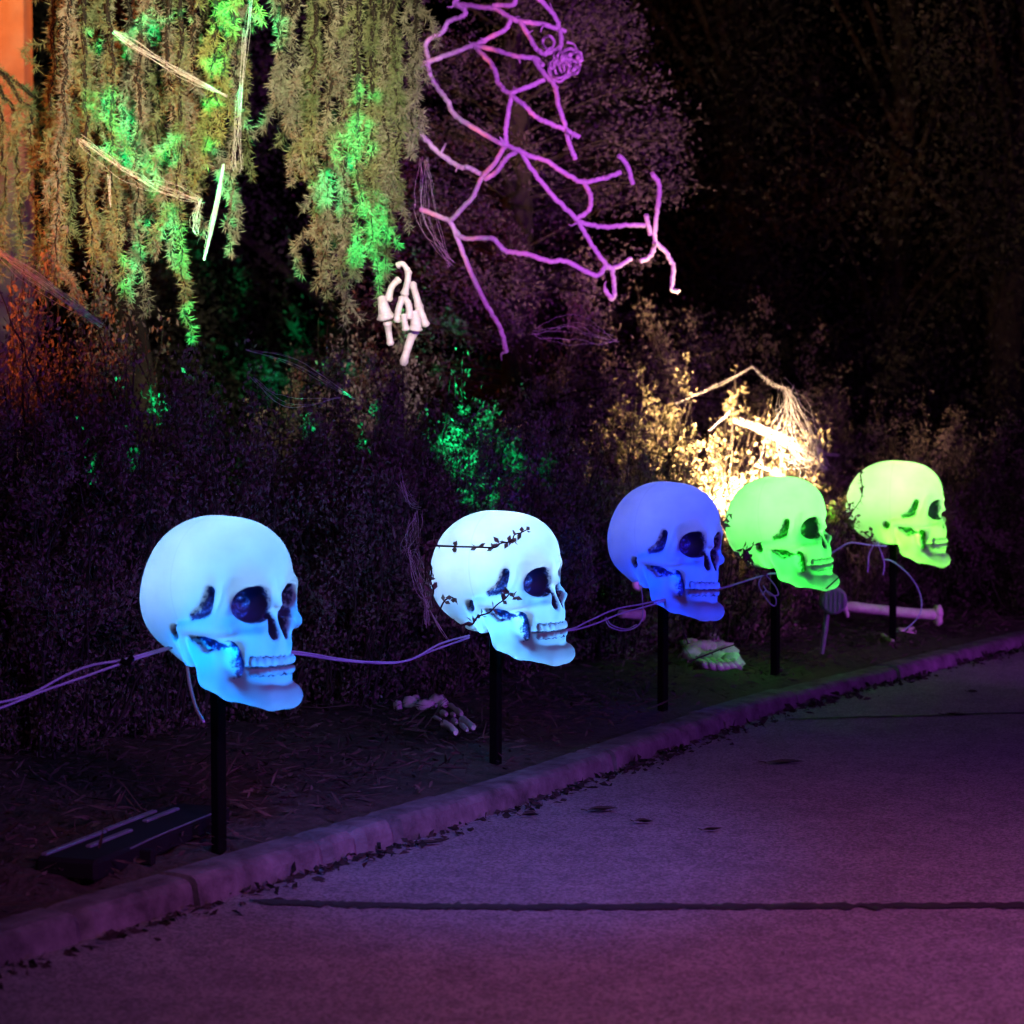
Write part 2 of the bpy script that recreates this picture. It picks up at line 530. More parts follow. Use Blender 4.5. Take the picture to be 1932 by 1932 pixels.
    bp = t.nodes.new("ShaderNodeBump"); bp.inputs["Strength"].default_value = 0.12; bp.inputs["Distance"].default_value = 0.004
    n3 = t.nodes.new("ShaderNodeTexNoise"); n3.inputs["Scale"].default_value = 30; n3.inputs["Detail"].default_value = 3
    t.links.new(tc.outputs["Object"], n3.inputs["Vector"])
    t.links.new(n3.outputs["Fac"], bp.inputs["Height"]); t.links.new(bp.outputs[0], df.inputs["Normal"])
    t.links.new(mx.outputs[0], out.inputs[0])
    return m


# ================================================================== SETTING
# kerb line, read off its inner top edge
kerb_px = [(-420, 1868), (-200, 1803), (0, 1745), (250, 1673), (500, 1600), (660, 1555), (930, 1475), (1240, 1372), (1500, 1296), (1700, 1249), (1932, 1194), (2200, 1134), (2600, 1055)]
KL = spline([G(u, v) for u, v in kerb_px], 12)          # inner edge on z = 0


def road_z(d):
    return -0.062 + 0.024 * float(np.clip((d - 7.5) / 4.0, 0, 1))


ROADZ = np.vectorize(road_z)
# tangents and outward normal (towards the road)
T = unit(np.gradient(KL, axis=0)); NO = np.stack([T[:, 1], -T[:, 0], np.zeros(len(T))], 1)

# road sheet
mb = MB()
xs = np.linspace(-30, 60, 61); ys = np.linspace(-12, 120, 133)
X, Y = np.meshgrid(xs, ys, indexing='ij')
Z = ROADZ(Y)
V = np.stack([X, Y, Z], -1).reshape(-1, 3)
i = np.arange(len(xs) - 1)[:, None] * len(ys); j = np.arange(len(ys) - 1)[None]
mb.add(V, np.stack([i + j, i + len(ys) + j, i + len(ys) + j + 1, i + j + 1], -1).reshape(-1, 4))
road = mb.build("road", M_ASPHALT); tag(road, "dark asphalt road in purple and red light", kind="structure")

# planting bed: from the kerb back over the hill
mb = MB()
A = KL - NO * 0.0
K = 40
rows = []
rgb = np.random.default_rng(3)
for k in range(K):
    o = 0.02 + (k / (K - 1)) ** 2.2 * 45
    p = A - NO * o
    wob = 0.02 * np.sin(p[:, 0] * 5 + k) * np.cos(p[:, 1] * 4) + 0.012 * rgb.standard_normal(len(p))
    rise = 0.05 * (1 - math.exp(-o * 1.5)) + 0.06 * np.clip(o - 2.5, 0, 60)
    p = p + np.stack([0 * wob, 0 * wob, wob * min(1, o * 6) + rise - 0.012], 1)
    rows.append(p)
V = np.stack(rows, 0)
n1, n2 = V.shape[:2]
i = np.arange(n1 - 1)[:, None] * n2; j = np.arange(n2 - 1)[None]
mb.add(V.reshape(-1, 3), np.stack([i + j, i + j + 1, i + n2 + j + 1, i + n2 + j], -1).reshape(-1, 4))
bed = mb.build("ground", M_SOIL); tag(bed, "dark bare soil of the planting bed behind the kerb", kind="structure")

# kerb: cast lengths with uneven joints
kerb = empty("kerb", tuple(KL[40])); tag(kerb, "worn concrete kerb between planting bed and road", kind="structure")
dist = np.concatenate([[0], np.cumsum(np.linalg.norm(np.diff(KL, axis=0), axis=1))])


def kl_at(s):
    return np.array([np.interp(s, dist, KL[:, q]) for q in range(3)]), unit(np.array([np.interp(s, dist, NO[:, q]) for q in range(3)]))


rgk = np.random.default_rng(5)
s = 0.0
cuts = [0.0]
while s < dist[-1] - 0.7:
    s += rgk.uniform(0.75, 1.35)
    cuts.append(min(s, dist[-1]))
for a, b in zip(cuts[:-1], cuts[1:]):
    n = max(4, int((b - a) / 0.03))
    ss = np.linspace(a + 0.004, b - 0.004, n)
    dz = rgk.normal(0, 0.004); do = rgk.normal(0, 0.007)
    prof = [(-0.02, -0.30), (-0.02, -0.006), (-0.008, 0.006), (0.03, 0.007), (0.055, 0.007), (0.078, 0.004), (0.090, -0.004), (0.097, -0.014), (0.101, -0.03), (0.104, -0.05), (0.107, -0.07), (0.112, -0.30)]
    V = []
    for sv in ss:
        p, no = kl_at(sv)
        chip = 0.0011 * rgk.standard_normal(len(prof)) - (0.02 if rgk.uniform() < .03 else 0)
        for q, (oo, zz) in enumerate(prof):
            V.append(p + no * (oo + do + chip[q] * 0.7) + np.array([0, 0, zz + dz + chip[q] * (0.6 if zz > -0.2 else 0)]))
    m = len(prof)
    i = np.arange(n - 1)[:, None] * m; j = np.arange(m - 1)[None]
    mbk = MB()
    mbk.add(np.array(V) - KL[40], np.stack([i + j, i + m + j, i + m + j + 1, i + j + 1], -1).reshape(-1, 4))
    V = np.array(V) - KL[40]
    mbk.add(np.vstack([V[:m], V[-m:]]), [[0, q + 1, q] for q in range(1, m - 1)] + [[m, m + q, m + q + 1] for q in range(1, m - 1)])
    mbk.build("kerb_stone", M_KERB, kerb, smooth=False)

# tar joints in the road
def road_strip(name, pxs, width, label, seed):
    rg = np.random.default_rng(seed)
    c = spline([G(u, v, -0.06) for u, v in pxs], 24)
    t = unit(np.gradient(c, axis=0)); nrm = np.stack([t[:, 1], -t[:, 0], 0 * t[:, 0]], 1)
    a = width * (0.5 + 0.16 * rg.standard_normal(len(c)))[:, None]; b = width * (0.5 + 0.16 * rg.standard_normal(len(c)))[:, None]
    ends = np.minimum(1, np.minimum(np.arange(len(c)), np.arange(len(c))[::-1]) / 6.0)[:, None]
    Lf = c + nrm * a * ends; Rt = c - nrm * b * ends
    Z = ROADZ(c[:, 1])
    Lf[:, 2] = Z + 0.004; Rt[:, 2] = Z + 0.004; c = c.copy(); c[:, 2] = Z + 0.007
    V = np.stack([Lf, c, Rt], 1).reshape(-1, 3)
    n = len(Lf)
    i = np.arange(n - 1)[:, None] * 3; j = np.arange(2)[None]
    m = MB(); m.add(V, np.stack([i + j, i + j + 1, i + 3 + j + 1, i + 3 + j], -1).reshape(-1, 4))
    o = m.build(name, M_TAR)
    return tag(o, label, kind="structure")


road_strip("road_joint", [(470, 1700), (620, 1706), (800, 1710), (1000, 1712), (1300, 1711), (1600, 1710), (1932, 1709), (2300, 1708), (2900, 1706), (3600, 1704)], 0.06, "long dark tar joint across the near road", 1)
road_strip("road_joint", [(1480, 1362), (1600, 1358), (1780, 1354), (1860, 1351), (2000, 1349), (2500, 1344)], 0.03, "short dark tar joint at the far right of the road", 2)

# house wall behind the conifer
mbw = MB()
box(mbw, (-4.33, 13.4, 2.2), (1.55, 0.12, 2.6), bev=0.01)
hw = mbw.build("house_wall", M_WALL)
tag(hw, "amber lit rendered house wall glimpsed behind the conifer at left", "wall")

# ================================================================== SKULLS
def sd_ell(p, c, r):
    q = (p - np.array(c)) / np.array(r)
    k0 = np.sqrt((q * q).sum(-1))
    k1 = np.sqrt(((q / np.array(r)) ** 2).sum(-1)) + 1e-9
    return k0 * (k0 - 1) / k1


def sd_cap(p, a, b, ra, rb=None):
    a = np.array(a); b = np.array(b)
    rb = ra if rb is None else rb
    ab = b - a
    h = np.clip(((p - a) @ ab) / (ab @ ab), 0, 1)
    return np.linalg.norm(p - a - h[..., None] * ab, axis=-1) - (ra + (rb - ra) * h)


def smin(a, b, k):
    h = np.clip(0.5 + 0.5 * (b - a) / k, 0, 1)
    return b * (1 - h) + a * h - k * h * (1 - h)


def smax(a, b, k):
    return -smin(-a, -b, k)


# outlines of the painted hollows, in side view: chains of tapering strokes
TEMPLE = [((.676, .622), (.650, .545), .022, .030), ((.640, .515), (.560, .488), .034, .016)]
CRESCENT = [((.525, .374), (.605, .342), .012, .034), ((.605, .342), (.672, .328), .034, .014)]
WEDGE = [((.716, .326), (.732, .185), .032, .019)]


def side_sd(q, strokes):
    out = None
    for a, b, ra, rb in strokes:
        ex, ez = b[0] - a[0], b[1] - a[1]
        wx, wz = q[..., 0] - a[0], q[..., 2] - a[1]
        h = np.clip((wx * ex + wz * ez) / (ex * ex + ez * ez), 0, 1)
        d = np.sqrt((wx - ex * h) ** 2 + (wz - ez * h) ** 2) - (ra + (rb - ra) * h)
        out = d if out is None else smin(out, d, .025)
    return out


def skull_fields(p):
    q = p.copy(); q[..., 1] = np.abs(q[..., 1])
    f32 = np.float32
    # brain case
    c = sd_ell(q, (.42, 0, .64), (.42, .325, .355))
    c = smin(c, sd_ell(q, (.24, 0, .52), (.235, .285, .255)), .10)
    c = smin(c, sd_ell(q, (.62, 0, .70), (.262, .262, .262)), .08)
    c = smin(c, sd_ell(q, (.40, 0, .36), (.21, .21, .20)), .10)
    # face
    fc = sd_ell(q, (.73, 0, .45), (.145, .19, .20))
    c = smin(c, fc, .06)
    c = smin(c, sd_cap(q, (.862, .035, .632), (.785, .20, .642), .030, .028), .045)      # brow
    c = smin(c, sd_cap(q, (.775, .212, .622), (.735, .240, .47), .028, .032), .03)      # outer orbit
    c = smin(c, sd_cap(q, (.742, .225, .440), (.855, .090, .428), .042, .030), .03)      # cheek bone
    c = smin(c, sd_cap(q, (.775, .225, .435), (.47, .275, .425), .040, .033), .025)     # arch
    c = smin(c, sd_cap(q, (.855, 0, .625), (.893, 0, .540), .024, .022), .03)           # nasal bone
    c = smin(c, sd_cap(q, (.865, .055, .56), (.87, .10, .44), .028, .034), .03)
    mz = sd_ell(q, (.775, 0, .33), (.150, .143, .17))                                     # muzzle
    c = smin(c, mz, .04)
    c = smin(c, sd_cap(q, (.43, .215, .38), (.45, .20, .255), .062, .045), .05)         # mastoid
    c = smax(c, -(q[..., 2] - .212 - .05 * np.clip(q[..., 0] - .42, 0, 1)), .02)         # flat underside
    c = smin(c, sd_ell(q, (.60, 0, .475), (.225, .278, .185)), .06)                        # side of the face, moulded flush
    # lower jaw
    j = sd_cap(q, (.585, .200, .160), (.700, .165, .110), .056, .058)
    j = smin(j, sd_cap(q, (.700, .165, .110), (.885, .075, .066), .058, .062), .03)
    j = smin(j, sd_cap(q, (.582, .202, .18), (.490, .230, .385), .056, .040), .04)
    j = smin(j, sd_cap(q, (.640, .180, .18), (.595, .205, .34), .052, .042), .05)
    j = smin(j, sd_ell(q, (.898, 0, .060), (.064, .100, .060)), .05)
    j = smin(j, sd_ell(q, (.755, 0, .165), (.152, .136, .085)), .04)
    j = smin(j, sd_ell(q, (.66, 0, .24), (.14, .15, .14)), .05)
    j = smin(j, sd_ell(q, (.795, 0, .175), (.124, .124, .078)), .03)                     # lower dental arch
    j = smin(j, sd_ell(q, (.60, 0, .250), (.13, .21, .125)), .03)                       # floor of the mould
    # teeth, ranged along the dental arch
    ids = np.zeros(p.shape[:-1], np.int16)
    dt = np.full(p.shape[:-1], 9.0)
    k = 0
    for row, zc, hz in ((0, .248, .027), (1, .199, .023)):
        for n in range(-5, 6):
            if n == 0:
                continue
            a = (abs(n) - 0.5) * 0.27 * (1 if n > 0 else -1)
            cx = .785 + (.131 - row * .004) * math.cos(a)
            cy = .136 * math.sin(a)
            k += 1
            wd = .021 if abs(n) < 4 else .024
            d = sd_ell(p, (cx, cy, zc), (wd, wd, hz))
            better = d < dt
            ids[better] = k
            dt = np.where(better, d, dt)
    body = smin(c, j, .012)
    isj = j < c
    base = smin(body, dt, .006)
    part = np.where(dt < body - .0005, ids + 1, np.where(isj, 1, 0))
    # hollows
    s = sd_ell(q, (.845, .130, .542), (.150, .096, .094))
    s = np.minimum(s, sd_ell(q, (.885, .114, .556), (.11, .080, .085)))
    nose = sd_ell(q, (.925, .040, .436), (.12, .034, .082))
    nose = np.minimum(nose, sd_cap(q, (.91, .018, .505), (.91, .03, .45), .020, .022))
    s = np.minimum(s, nose)
    tf = smax(side_sd(q, TEMPLE), .212 + .4 * np.clip(.60 - q[..., 2], 0, .12) - q[..., 1], .03)
    uz = smax(side_sd(q, CRESCENT), .185 - q[..., 1], .03)
    gp_ = smax(side_sd(q, WEDGE), .10 - q[..., 1], .03)
    s = np.minimum(np.minimum(s, tf), np.minimum(uz, gp_))
    ear = sd_ell(q, (.405, .275, .402), (.034, .05, .040))
    s = np.minimum(s, ear)
    # gap between the tooth rows
    gap = np.maximum(np.abs(q[..., 2] - .2225) - .005, -(q[..., 0] - .72))
    gap = np.maximum(gap, -(base + .010))
    out = smax(base, -s, .014)
    out = smax(out, -gap, .006)
    return out, base, s, part, dt - body


def surface_nets(f, origin, h):
    nx, ny, nz = f.shape
    neg = f < 0
    corners = [(a, b, c) for a in (0, 1) for b in (0, 1) for c in (0, 1)]
    cs = np.zeros((nx - 1, ny - 1, nz - 1), np.int8)
    for a, b, c in corners:
        cs += neg[a:nx - 1 + a, b:ny - 1 + b, c:nz - 1 + c]
    act = (cs > 0) & (cs < 8)
    idx = np.argwhere(act)
    vid = np.full(act.shape, -1, np.int64)
    vid[act] = np.arange(len(idx))
    acc = np.zeros((len(idx), 3)); cnt = np.zeros(len(idx))
    for ca in range(8):
        for cb in range(ca + 1, 8):
            A_, B_ = np.array(corners[ca]), np.array(corners[cb])
            if np.abs(A_ - B_).sum() != 1:
                continue
            fa = f[idx[:, 0] + A_[0], idx[:, 1] + A_[1], idx[:, 2] + A_[2]]
            fb = f[idx[:, 0] + B_[0], idx[:, 1] + B_[1], idx[:, 2] + B_[2]]
            cr = (fa < 0) != (fb < 0)
            t = np.where(cr, fa / np.where(cr, fa - fb, 1), 0)
            acc[cr] += (A_ + (B_ - A_) * t[:, None])[cr]
            cnt[cr] += 1
    V = (idx + acc / cnt[:, None]) * h + origin
    Fq = []
    for ax in range(3):
        sl0 = [slice(None)] * 3; sl1 = [slice(None)] * 3
        sl0[ax] = slice(0, f.shape[ax] - 1); sl1[ax] = slice(1, f.shape[ax])
        ch = neg[tuple(sl0)] != neg[tuple(sl1)]
        e = np.argwhere(ch)
        o1, o2 = (ax + 1) % 3, (ax + 2) % 3
        ok = (e[:, o1] > 0) & (e[:, o2] > 0) & (e[:, o1] < f.shape[o1] - 1) & (e[:, o2] < f.shape[o2] - 1)
        e = e[ok]
        d1 = np.zeros(3, int); d1[o1] = 1
        d2 = np.zeros(3, int); d2[o2] = 1
        quad = [vid[tuple((e - a * d1 - b * d2).T)] for a, b in ((0, 0), (1, 0), (1, 1), (0, 1))]
        q = np.stack(quad, 1)
        flip = ~neg[tuple(e.T)]
        q[flip] = q[flip][:, ::-1]
        Fq.append(q)
    return V, np.concatenate(Fq)


def skull_meshes():
    h = 0.0068
    lo = np.array([-.03, -.36, -.03]); hi = np.array([.985, .36, 1.03])
    n = np.ceil((hi - lo) / h).astype(int)
    ax = [lo[q] + np.arange(n[q]) * h for q in range(3)]
    f = np.empty(n, np.float32)
    for a in range(0, n[0], 12):
        g = np.stack(np.meshgrid(ax[0][a:a + 12], ax[1], ax[2], indexing='ij'), -1)
        f[a:a + 12] = skull_fields(g)[0]
    V, Q = surface_nets(f, lo, h)
    o, base, s, part, dtb = skull_fields(V)
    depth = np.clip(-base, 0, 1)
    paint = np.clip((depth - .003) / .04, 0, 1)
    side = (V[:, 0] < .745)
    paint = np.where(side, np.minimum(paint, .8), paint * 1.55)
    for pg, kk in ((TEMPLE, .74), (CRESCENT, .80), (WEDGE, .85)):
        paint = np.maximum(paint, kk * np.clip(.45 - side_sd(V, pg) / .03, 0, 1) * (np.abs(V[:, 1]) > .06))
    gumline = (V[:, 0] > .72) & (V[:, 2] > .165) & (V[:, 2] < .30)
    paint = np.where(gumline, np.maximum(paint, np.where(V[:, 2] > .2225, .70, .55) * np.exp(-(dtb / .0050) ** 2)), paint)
    # darker between the teeth and along the mouth line
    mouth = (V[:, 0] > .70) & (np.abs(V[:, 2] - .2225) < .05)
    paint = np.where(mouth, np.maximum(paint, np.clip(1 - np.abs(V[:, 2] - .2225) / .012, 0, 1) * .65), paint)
    fp = part[Q]
    fpart = np.where((fp[:, 0] == fp[:, 1]) | (fp[:, 0] == fp[:, 2]), fp[:, 0], fp[:, 1])
    V = (V - np.array([.47, 0, .5]))
    res = []
    for pid in np.unique(fpart):
        q = Q[fpart == pid]
        if len(q) < 12 and pid > 1:
            continue
        us, inv = np.unique(q, return_inverse=True)
        m = MB(); m.add(V[us], inv.reshape(-1, 4))
        nm = "cranium" if pid == 0 else "jaw" if pid == 1 else "tooth"
        me = m.mesh(nm)
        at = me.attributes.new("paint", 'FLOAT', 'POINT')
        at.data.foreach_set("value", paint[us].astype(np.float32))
        res.append((nm, me))
    return res


SKM = skull_meshes()


def lamp_in(parent, loc, power, color, rad=0.012, kind='POINT'):
    l = bpy.data.lights.new("bulb_or_spill", kind)
    if kind == 'SPOT':
        l.spot_size = R(172); l.spot_blend = 1.0
    l.energy = power; l.color = color; l.shadow_soft_size = rad
    o = bpy.data.objects.new("bulb_or_spill", l)
    COL.objects.link(o)
    o.parent = parent
    o.location = loc
    return o


# u, v of the middle, depth, height in pixels, turn towards viewer (deg), nod, lamp colours and powers
SKULLS = [
    dict(u=420, v=1150, d=6.05, h=360, yaw=48, nod=-2, roll=0, tint=(.80, .92, 1.0), dark=(.001, .008, .07), mid=(.95, (.24, .58, 1.0)), up=(2.5, (.42, .53, .60)), lo=(2.6, (.0, .26, 1.0)),
         label="big pale blue glowing skull lantern at far left, nearest the camera"),
    dict(u=945, v=1106, d=7.40, h=290, yaw=32, nod=-2, roll=2, tint=(.9, .97, 1.0), dark=(.001, .008, .07), mid=(1.25, (.36, .65, 1.0)), up=(3.1, (.50, .60, .65)), lo=(2.6, (.08, .40, 1.0)),
         label="icy white-blue glowing skull lantern crossed by a thorny twig on its crown"),
    dict(u=1259, v=1036, d=8.52, h=258, yaw=42, nod=-1, roll=-3, tint=(.9, .93, 1.0), dark=(.0005, .003, .07), mid=(.75, (.09, .16, 1.0)), up=(.9, (.35, .40, .60)), lo=(2.4, (.0, .05, 1.0)),
         label="deep royal blue glowing skull lantern in the middle of the row"),
    dict(u=1472, v=1006, d=9.55, h=219, yaw=27, nod=-4, roll=3, tint=(.92, 1.0, .92), dark=(.001, .05, .001), mid=(2.1, (.22, 1.0, .18)), up=(1.6, (.40, .50, .40)), lo=(2.4, (.03, 1.0, .06)),
         label="bright green glowing skull lantern partly behind the royal blue one"),
    dict(u=1694, v=968, d=10.85, h=200, yaw=8, nod=0, roll=0, tint=(.95, 1.0, .9), dark=(.002, .07, .001), mid=(1.8, (.34, 1.0, .20)), up=(2.9, (.45, .58, .36)), lo=(2.8, (.20, 1.0, .05)),
         label="yellow-green glowing skull lantern in profile at the far right end"),
]
SK_POS = []
for n, sk in enumerate(SKULLS):
    H = sk['h'] / F * sk['d'] * 1.0
    c = P(sk['u'], sk['v'], sk['d'])
    vr = ray(sk['u'], sk['v'])
    perp = math.atan2(-vr[0], vr[1])            # right-facing direction square to the line of sight
    rz = perp - R(sk['yaw'])
    gz = 0.0
    root = empty("skull_lantern", (c[0], c[1], gz))
    root.rotation_euler = (0, 0, rz)
    tag(root, sk['label'], "skull lantern", "glowing skull lanterns along the kerb")
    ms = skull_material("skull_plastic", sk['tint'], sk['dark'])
    rotm = Matrix.Rotation(R(sk['nod']), 4, 'Y') @ Matrix.Rotation(R(sk['roll']), 4, 'X')
    base_m = Matrix.Translation((0, 0, c[2] - gz)) @ rotm @ Matrix.Scale(H, 4)
    jaw = None
    cran = None
    for nm, me in SKM:
        o = bpy.data.objects.new(nm, me)
        COL.objects.link(o)
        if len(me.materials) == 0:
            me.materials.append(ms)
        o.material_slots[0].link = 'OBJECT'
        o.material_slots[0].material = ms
        o.parent = root
        o.matrix_local = base_m
    # stake
    zb = c[2] - H * 0.27
    mbp = MB()
    box(mbp, (-0.02, 0, (zb - 0.25) / 2), (0.0155, 0.0155, (zb + 0.25) / 2), bev=0.003)
    mbp.build("stake", M_BLACK, root, smooth=False)
    mbc = MB()
    zz = np.array([zb - 0.02, zb - 0.015, zb + 0.03, zb + 0.05])
    tube(mbc, np.stack([0 * zz - 0.03, 0 * zz, zz], 1), np.array([0.05, 0.052, 0.052, 0.05]), 16)
    mbc.build("socket", M_BLACK, root)
    ul = lamp_in(root, (0.05 * H, 0, c[2] - 0.04 * H), sk['up'][0] * 2.3, sk['up'][1], kind='SPOT')     # floods the brain case
    ul.rotation_euler = Vector((-.55, 0, .8)).to_track_quat('-Z', 'Y').to_euler()
    lamp_in(root, (0.13 * H, 0, c[2] + 0.17 * H), sk['mid'][0] * 1.8, sk['mid'][1], .03)
    bk = lamp_in(root, (-0.56 * H, 0, c[2] + 0.02 * H), (9, 9, 6, 3, 2)[n], sk['lo'][1], .02, 'SPOT')    # added spot behind the head, imitates its glow on the shrubs
    nk = lamp_in(root, (-0.12 * H, 0, c[2] - 0.335 * H), (3, 3, 2.5, 4.5, .6)[n], sk['lo'][1], .02, 'SPOT')    # added spot under the head, imitates its glow on the soil
    nk.rotation_euler = (0, 0, 0)
    bk.rotation_euler = Vector((-1, 0, .05)).to_track_quat('-Z', 'Y').to_euler()
    lamp_in(root, (0.10 * H, 0, c[2] - 0.17 * H), sk['lo'][0] * 1.8, sk['lo'][1], .025)
    SK_POS.append((c, H, rz, root))

# added amber bulb under the last skull's crown, for a yellow patch on top
c, H, rz, root = SK_POS[4]
lamp_in(root, (0.0, 0, c[2] + 0.43 * H), 0.06, (1.0, .35, .05), .005)

# ================================================================== PLANTS
def shrub_parts(seed, height, width, nstem, nleaf, leaf=0.017, upright=0.5, sd=.020):
    rg = np.random.default_rng(seed)
    st, lf = MB(), MB()
    pts, dirs = [], []
    for k in range(nstem):
        a = rg.uniform(0, 2 * math.pi)
        r0 = 0.18 * width * math.sqrt(rg.uniform())
        rr = 0.5 * width * math.sqrt(rg.uniform(0.02, 1)) * rg.uniform(.8, 1.15)
        h = height * (1 - 0.45 * (rr / (0.55 * width)) ** 2) * rg.uniform(.55, 1.05)
        b = np.array([r0 * math.cos(a), r0 * math.sin(a), -0.03])
        e = np.array([rr * math.cos(a), rr * math.sin(a), h])
        m = b * 0.45 + e * 0.55 + np.array([0, 0, h * 0.18 * (1 - upright)])
        m[:2] += rg.normal(0, .06 * width, 2)
        c = spline([b, m, e + np.append(rg.normal(0, .03, 2), 0)], 7)
        c[1:-1] += rg.normal(0, .008, (len(c) - 2, 3))
        tube(st, c, np.linspace(.0055, .0015, len(c)), 4, False)
        # side twigs
        for _ in range(rg.integers(3, 7)):
            i0 = rg.integers(1, len(c) - 2)
            d = unit(rg.standard_normal(3) + np.array([0, 0, .5 + upright]))
            ln = rg.uniform(.08, .24)
            tw = np.array([c[i0], c[i0] + d * ln * .5 + rg.normal(0, .01, 3), c[i0] + d * ln])
            tube(st, tw, [.002, .0015, .001], 3, False)
            t = rg.uniform(0, 1, 6)[:, None]
            pts.append(tw[0] * (1 - t) + tw[2] * t); dirs.append(np.repeat(d[None], 6, 0))
        pts.append(c[1:]); dirs.append(np.gradient(c, axis=0)[1:])
    pts = np.concatenate(pts); dirs = unit(np.concatenate(dirs))
    wt = np.repeat(rg.gamma(.6, 1.0, len(pts) // 6 + 1), 6)[:len(pts)] + .06
    k = rg.choice(len(pts), nleaf, p=wt / wt.sum())
    pp = pts[k] + rg.normal(0, sd, (nleaf, 3))
    dd = dirs[k] * .5 + rg.standard_normal((nleaf, 3)) * .8
    ok = pp[:, 2] > 0.02
    leaves(lf, pp[ok], dd[ok], leaf * rg.uniform(.6, 1.3, ok.sum()), leaf * .62 * rg.uniform(.7, 1.2, ok.sum()), rg)
    return st.mesh("stems"), lf.mesh("foliage", False)


VAR = [shrub_parts(21, 1.0, 1.0, 56, 21000, .0165), shrub_parts(22, 1.0, 1.1, 52, 21000, .0165), shrub_parts(23, 1.0, 0.95, 60, 22000, .0165, upright=.8)]
COTO = shrub_parts(31, 1.0, 1.05, 120, 24000, leaf=.021, upright=1.6, sd=.011)


def shrub(u, d, h, wd, var, label, name="barberry_shrub", group="dark shrubs behind the skull row", meshes=None, leafmat=None, z=0.0, rot=None, d2=None):
    p = P(u, 966, d)
    o = empty(name, (p[0], p[1], z))
    o.rotation_euler = (0, 0, random.uniform(0, 6.28) if rot is None else rot)
    tag(o, label, "shrub", group)
    st, lf = meshes or VAR[var % 3]
    for nm, me, m in (("stems", st, M_TWIG), ("foliage", lf, leafmat or M_LEAF)):
        q = bpy.data.objects.new(nm, me)
        COL.objects.link(q)
        if len(me.materials) == 0:
            me.materials.append(m)
        q.material_slots[0].link = 'OBJECT'; q.material_slots[0].material = m
        q.parent = o
        q.scale = (wd, wd, h)
    return o


SH = [
    (60, 7.5, 1.30, 1.1, "dark shrub filling the left edge below the amber glow"),
    (260, 7.9, 1.38, 1.1, "dark shrub behind and above the nearest pale blue skull's left side"),
    (455, 8.3, 1.32, 1.1, "dark shrub straight above the crown of the nearest pale blue skull"),
    (640, 8.6, 1.30, 1.1, "dark shrub in the gap between the two palest blue skulls"),
    (790, 8.85, 1.36, 1.05, "dark shrub below the white skeleton hand"),
    (965, 9.6, 1.28, 1.1, "dark shrub dotted with green light above the icy white-blue skull"),
    (1130, 10.1, 1.12, 1.0, "dark shrub left of the warmly lit bush"),
    (1590, 12.3, 1.22, 1.2, "dim purple shrub between the two green skulls"),
    (1770, 12.6, 1.15, 1.2, "dim purple shrub behind the rightmost skull"),
    (1930, 12.4, 1.05, 1.2, "dim purple shrub at the right edge above the kerb"),
    (-10, 8.6, 1.75, 1.2, "tall reddish lit shrub at the left edge in front of the amber wall"),
    (150, 9.0, 1.75, 1.2, "taller shrub behind at left with reddish light on it"),
    (1160, 12.2, 1.9, 1.5, "tall dim shrub under the purple rope web"),
    (1420, 13.2, 1.75, 1.5, "tall dim purple shrub behind the warmly lit bush"),
    (700, 10.6, 1.6, 1.3, "tall shrub at the foot of the weeping conifer"),
]
for n, (u, d, h, wd, lb) in enumerate(SH):
    shrub(u, d, h, wd, n, lb)
shrub(1345, 10.75, 1.32, 1.15, 0, "bush lit glowing warm orange and white behind the blue skull", "cotoneaster_bush", None, COTO, M_COTO, rot=0.6)
shrub(1215, 10.9, 1.26, 1.05, 0, "wispy bush at the left fringe of the warm light, above the royal blue skull", "cotoneaster_bush", None, COTO, M_COTO, rot=2.6)


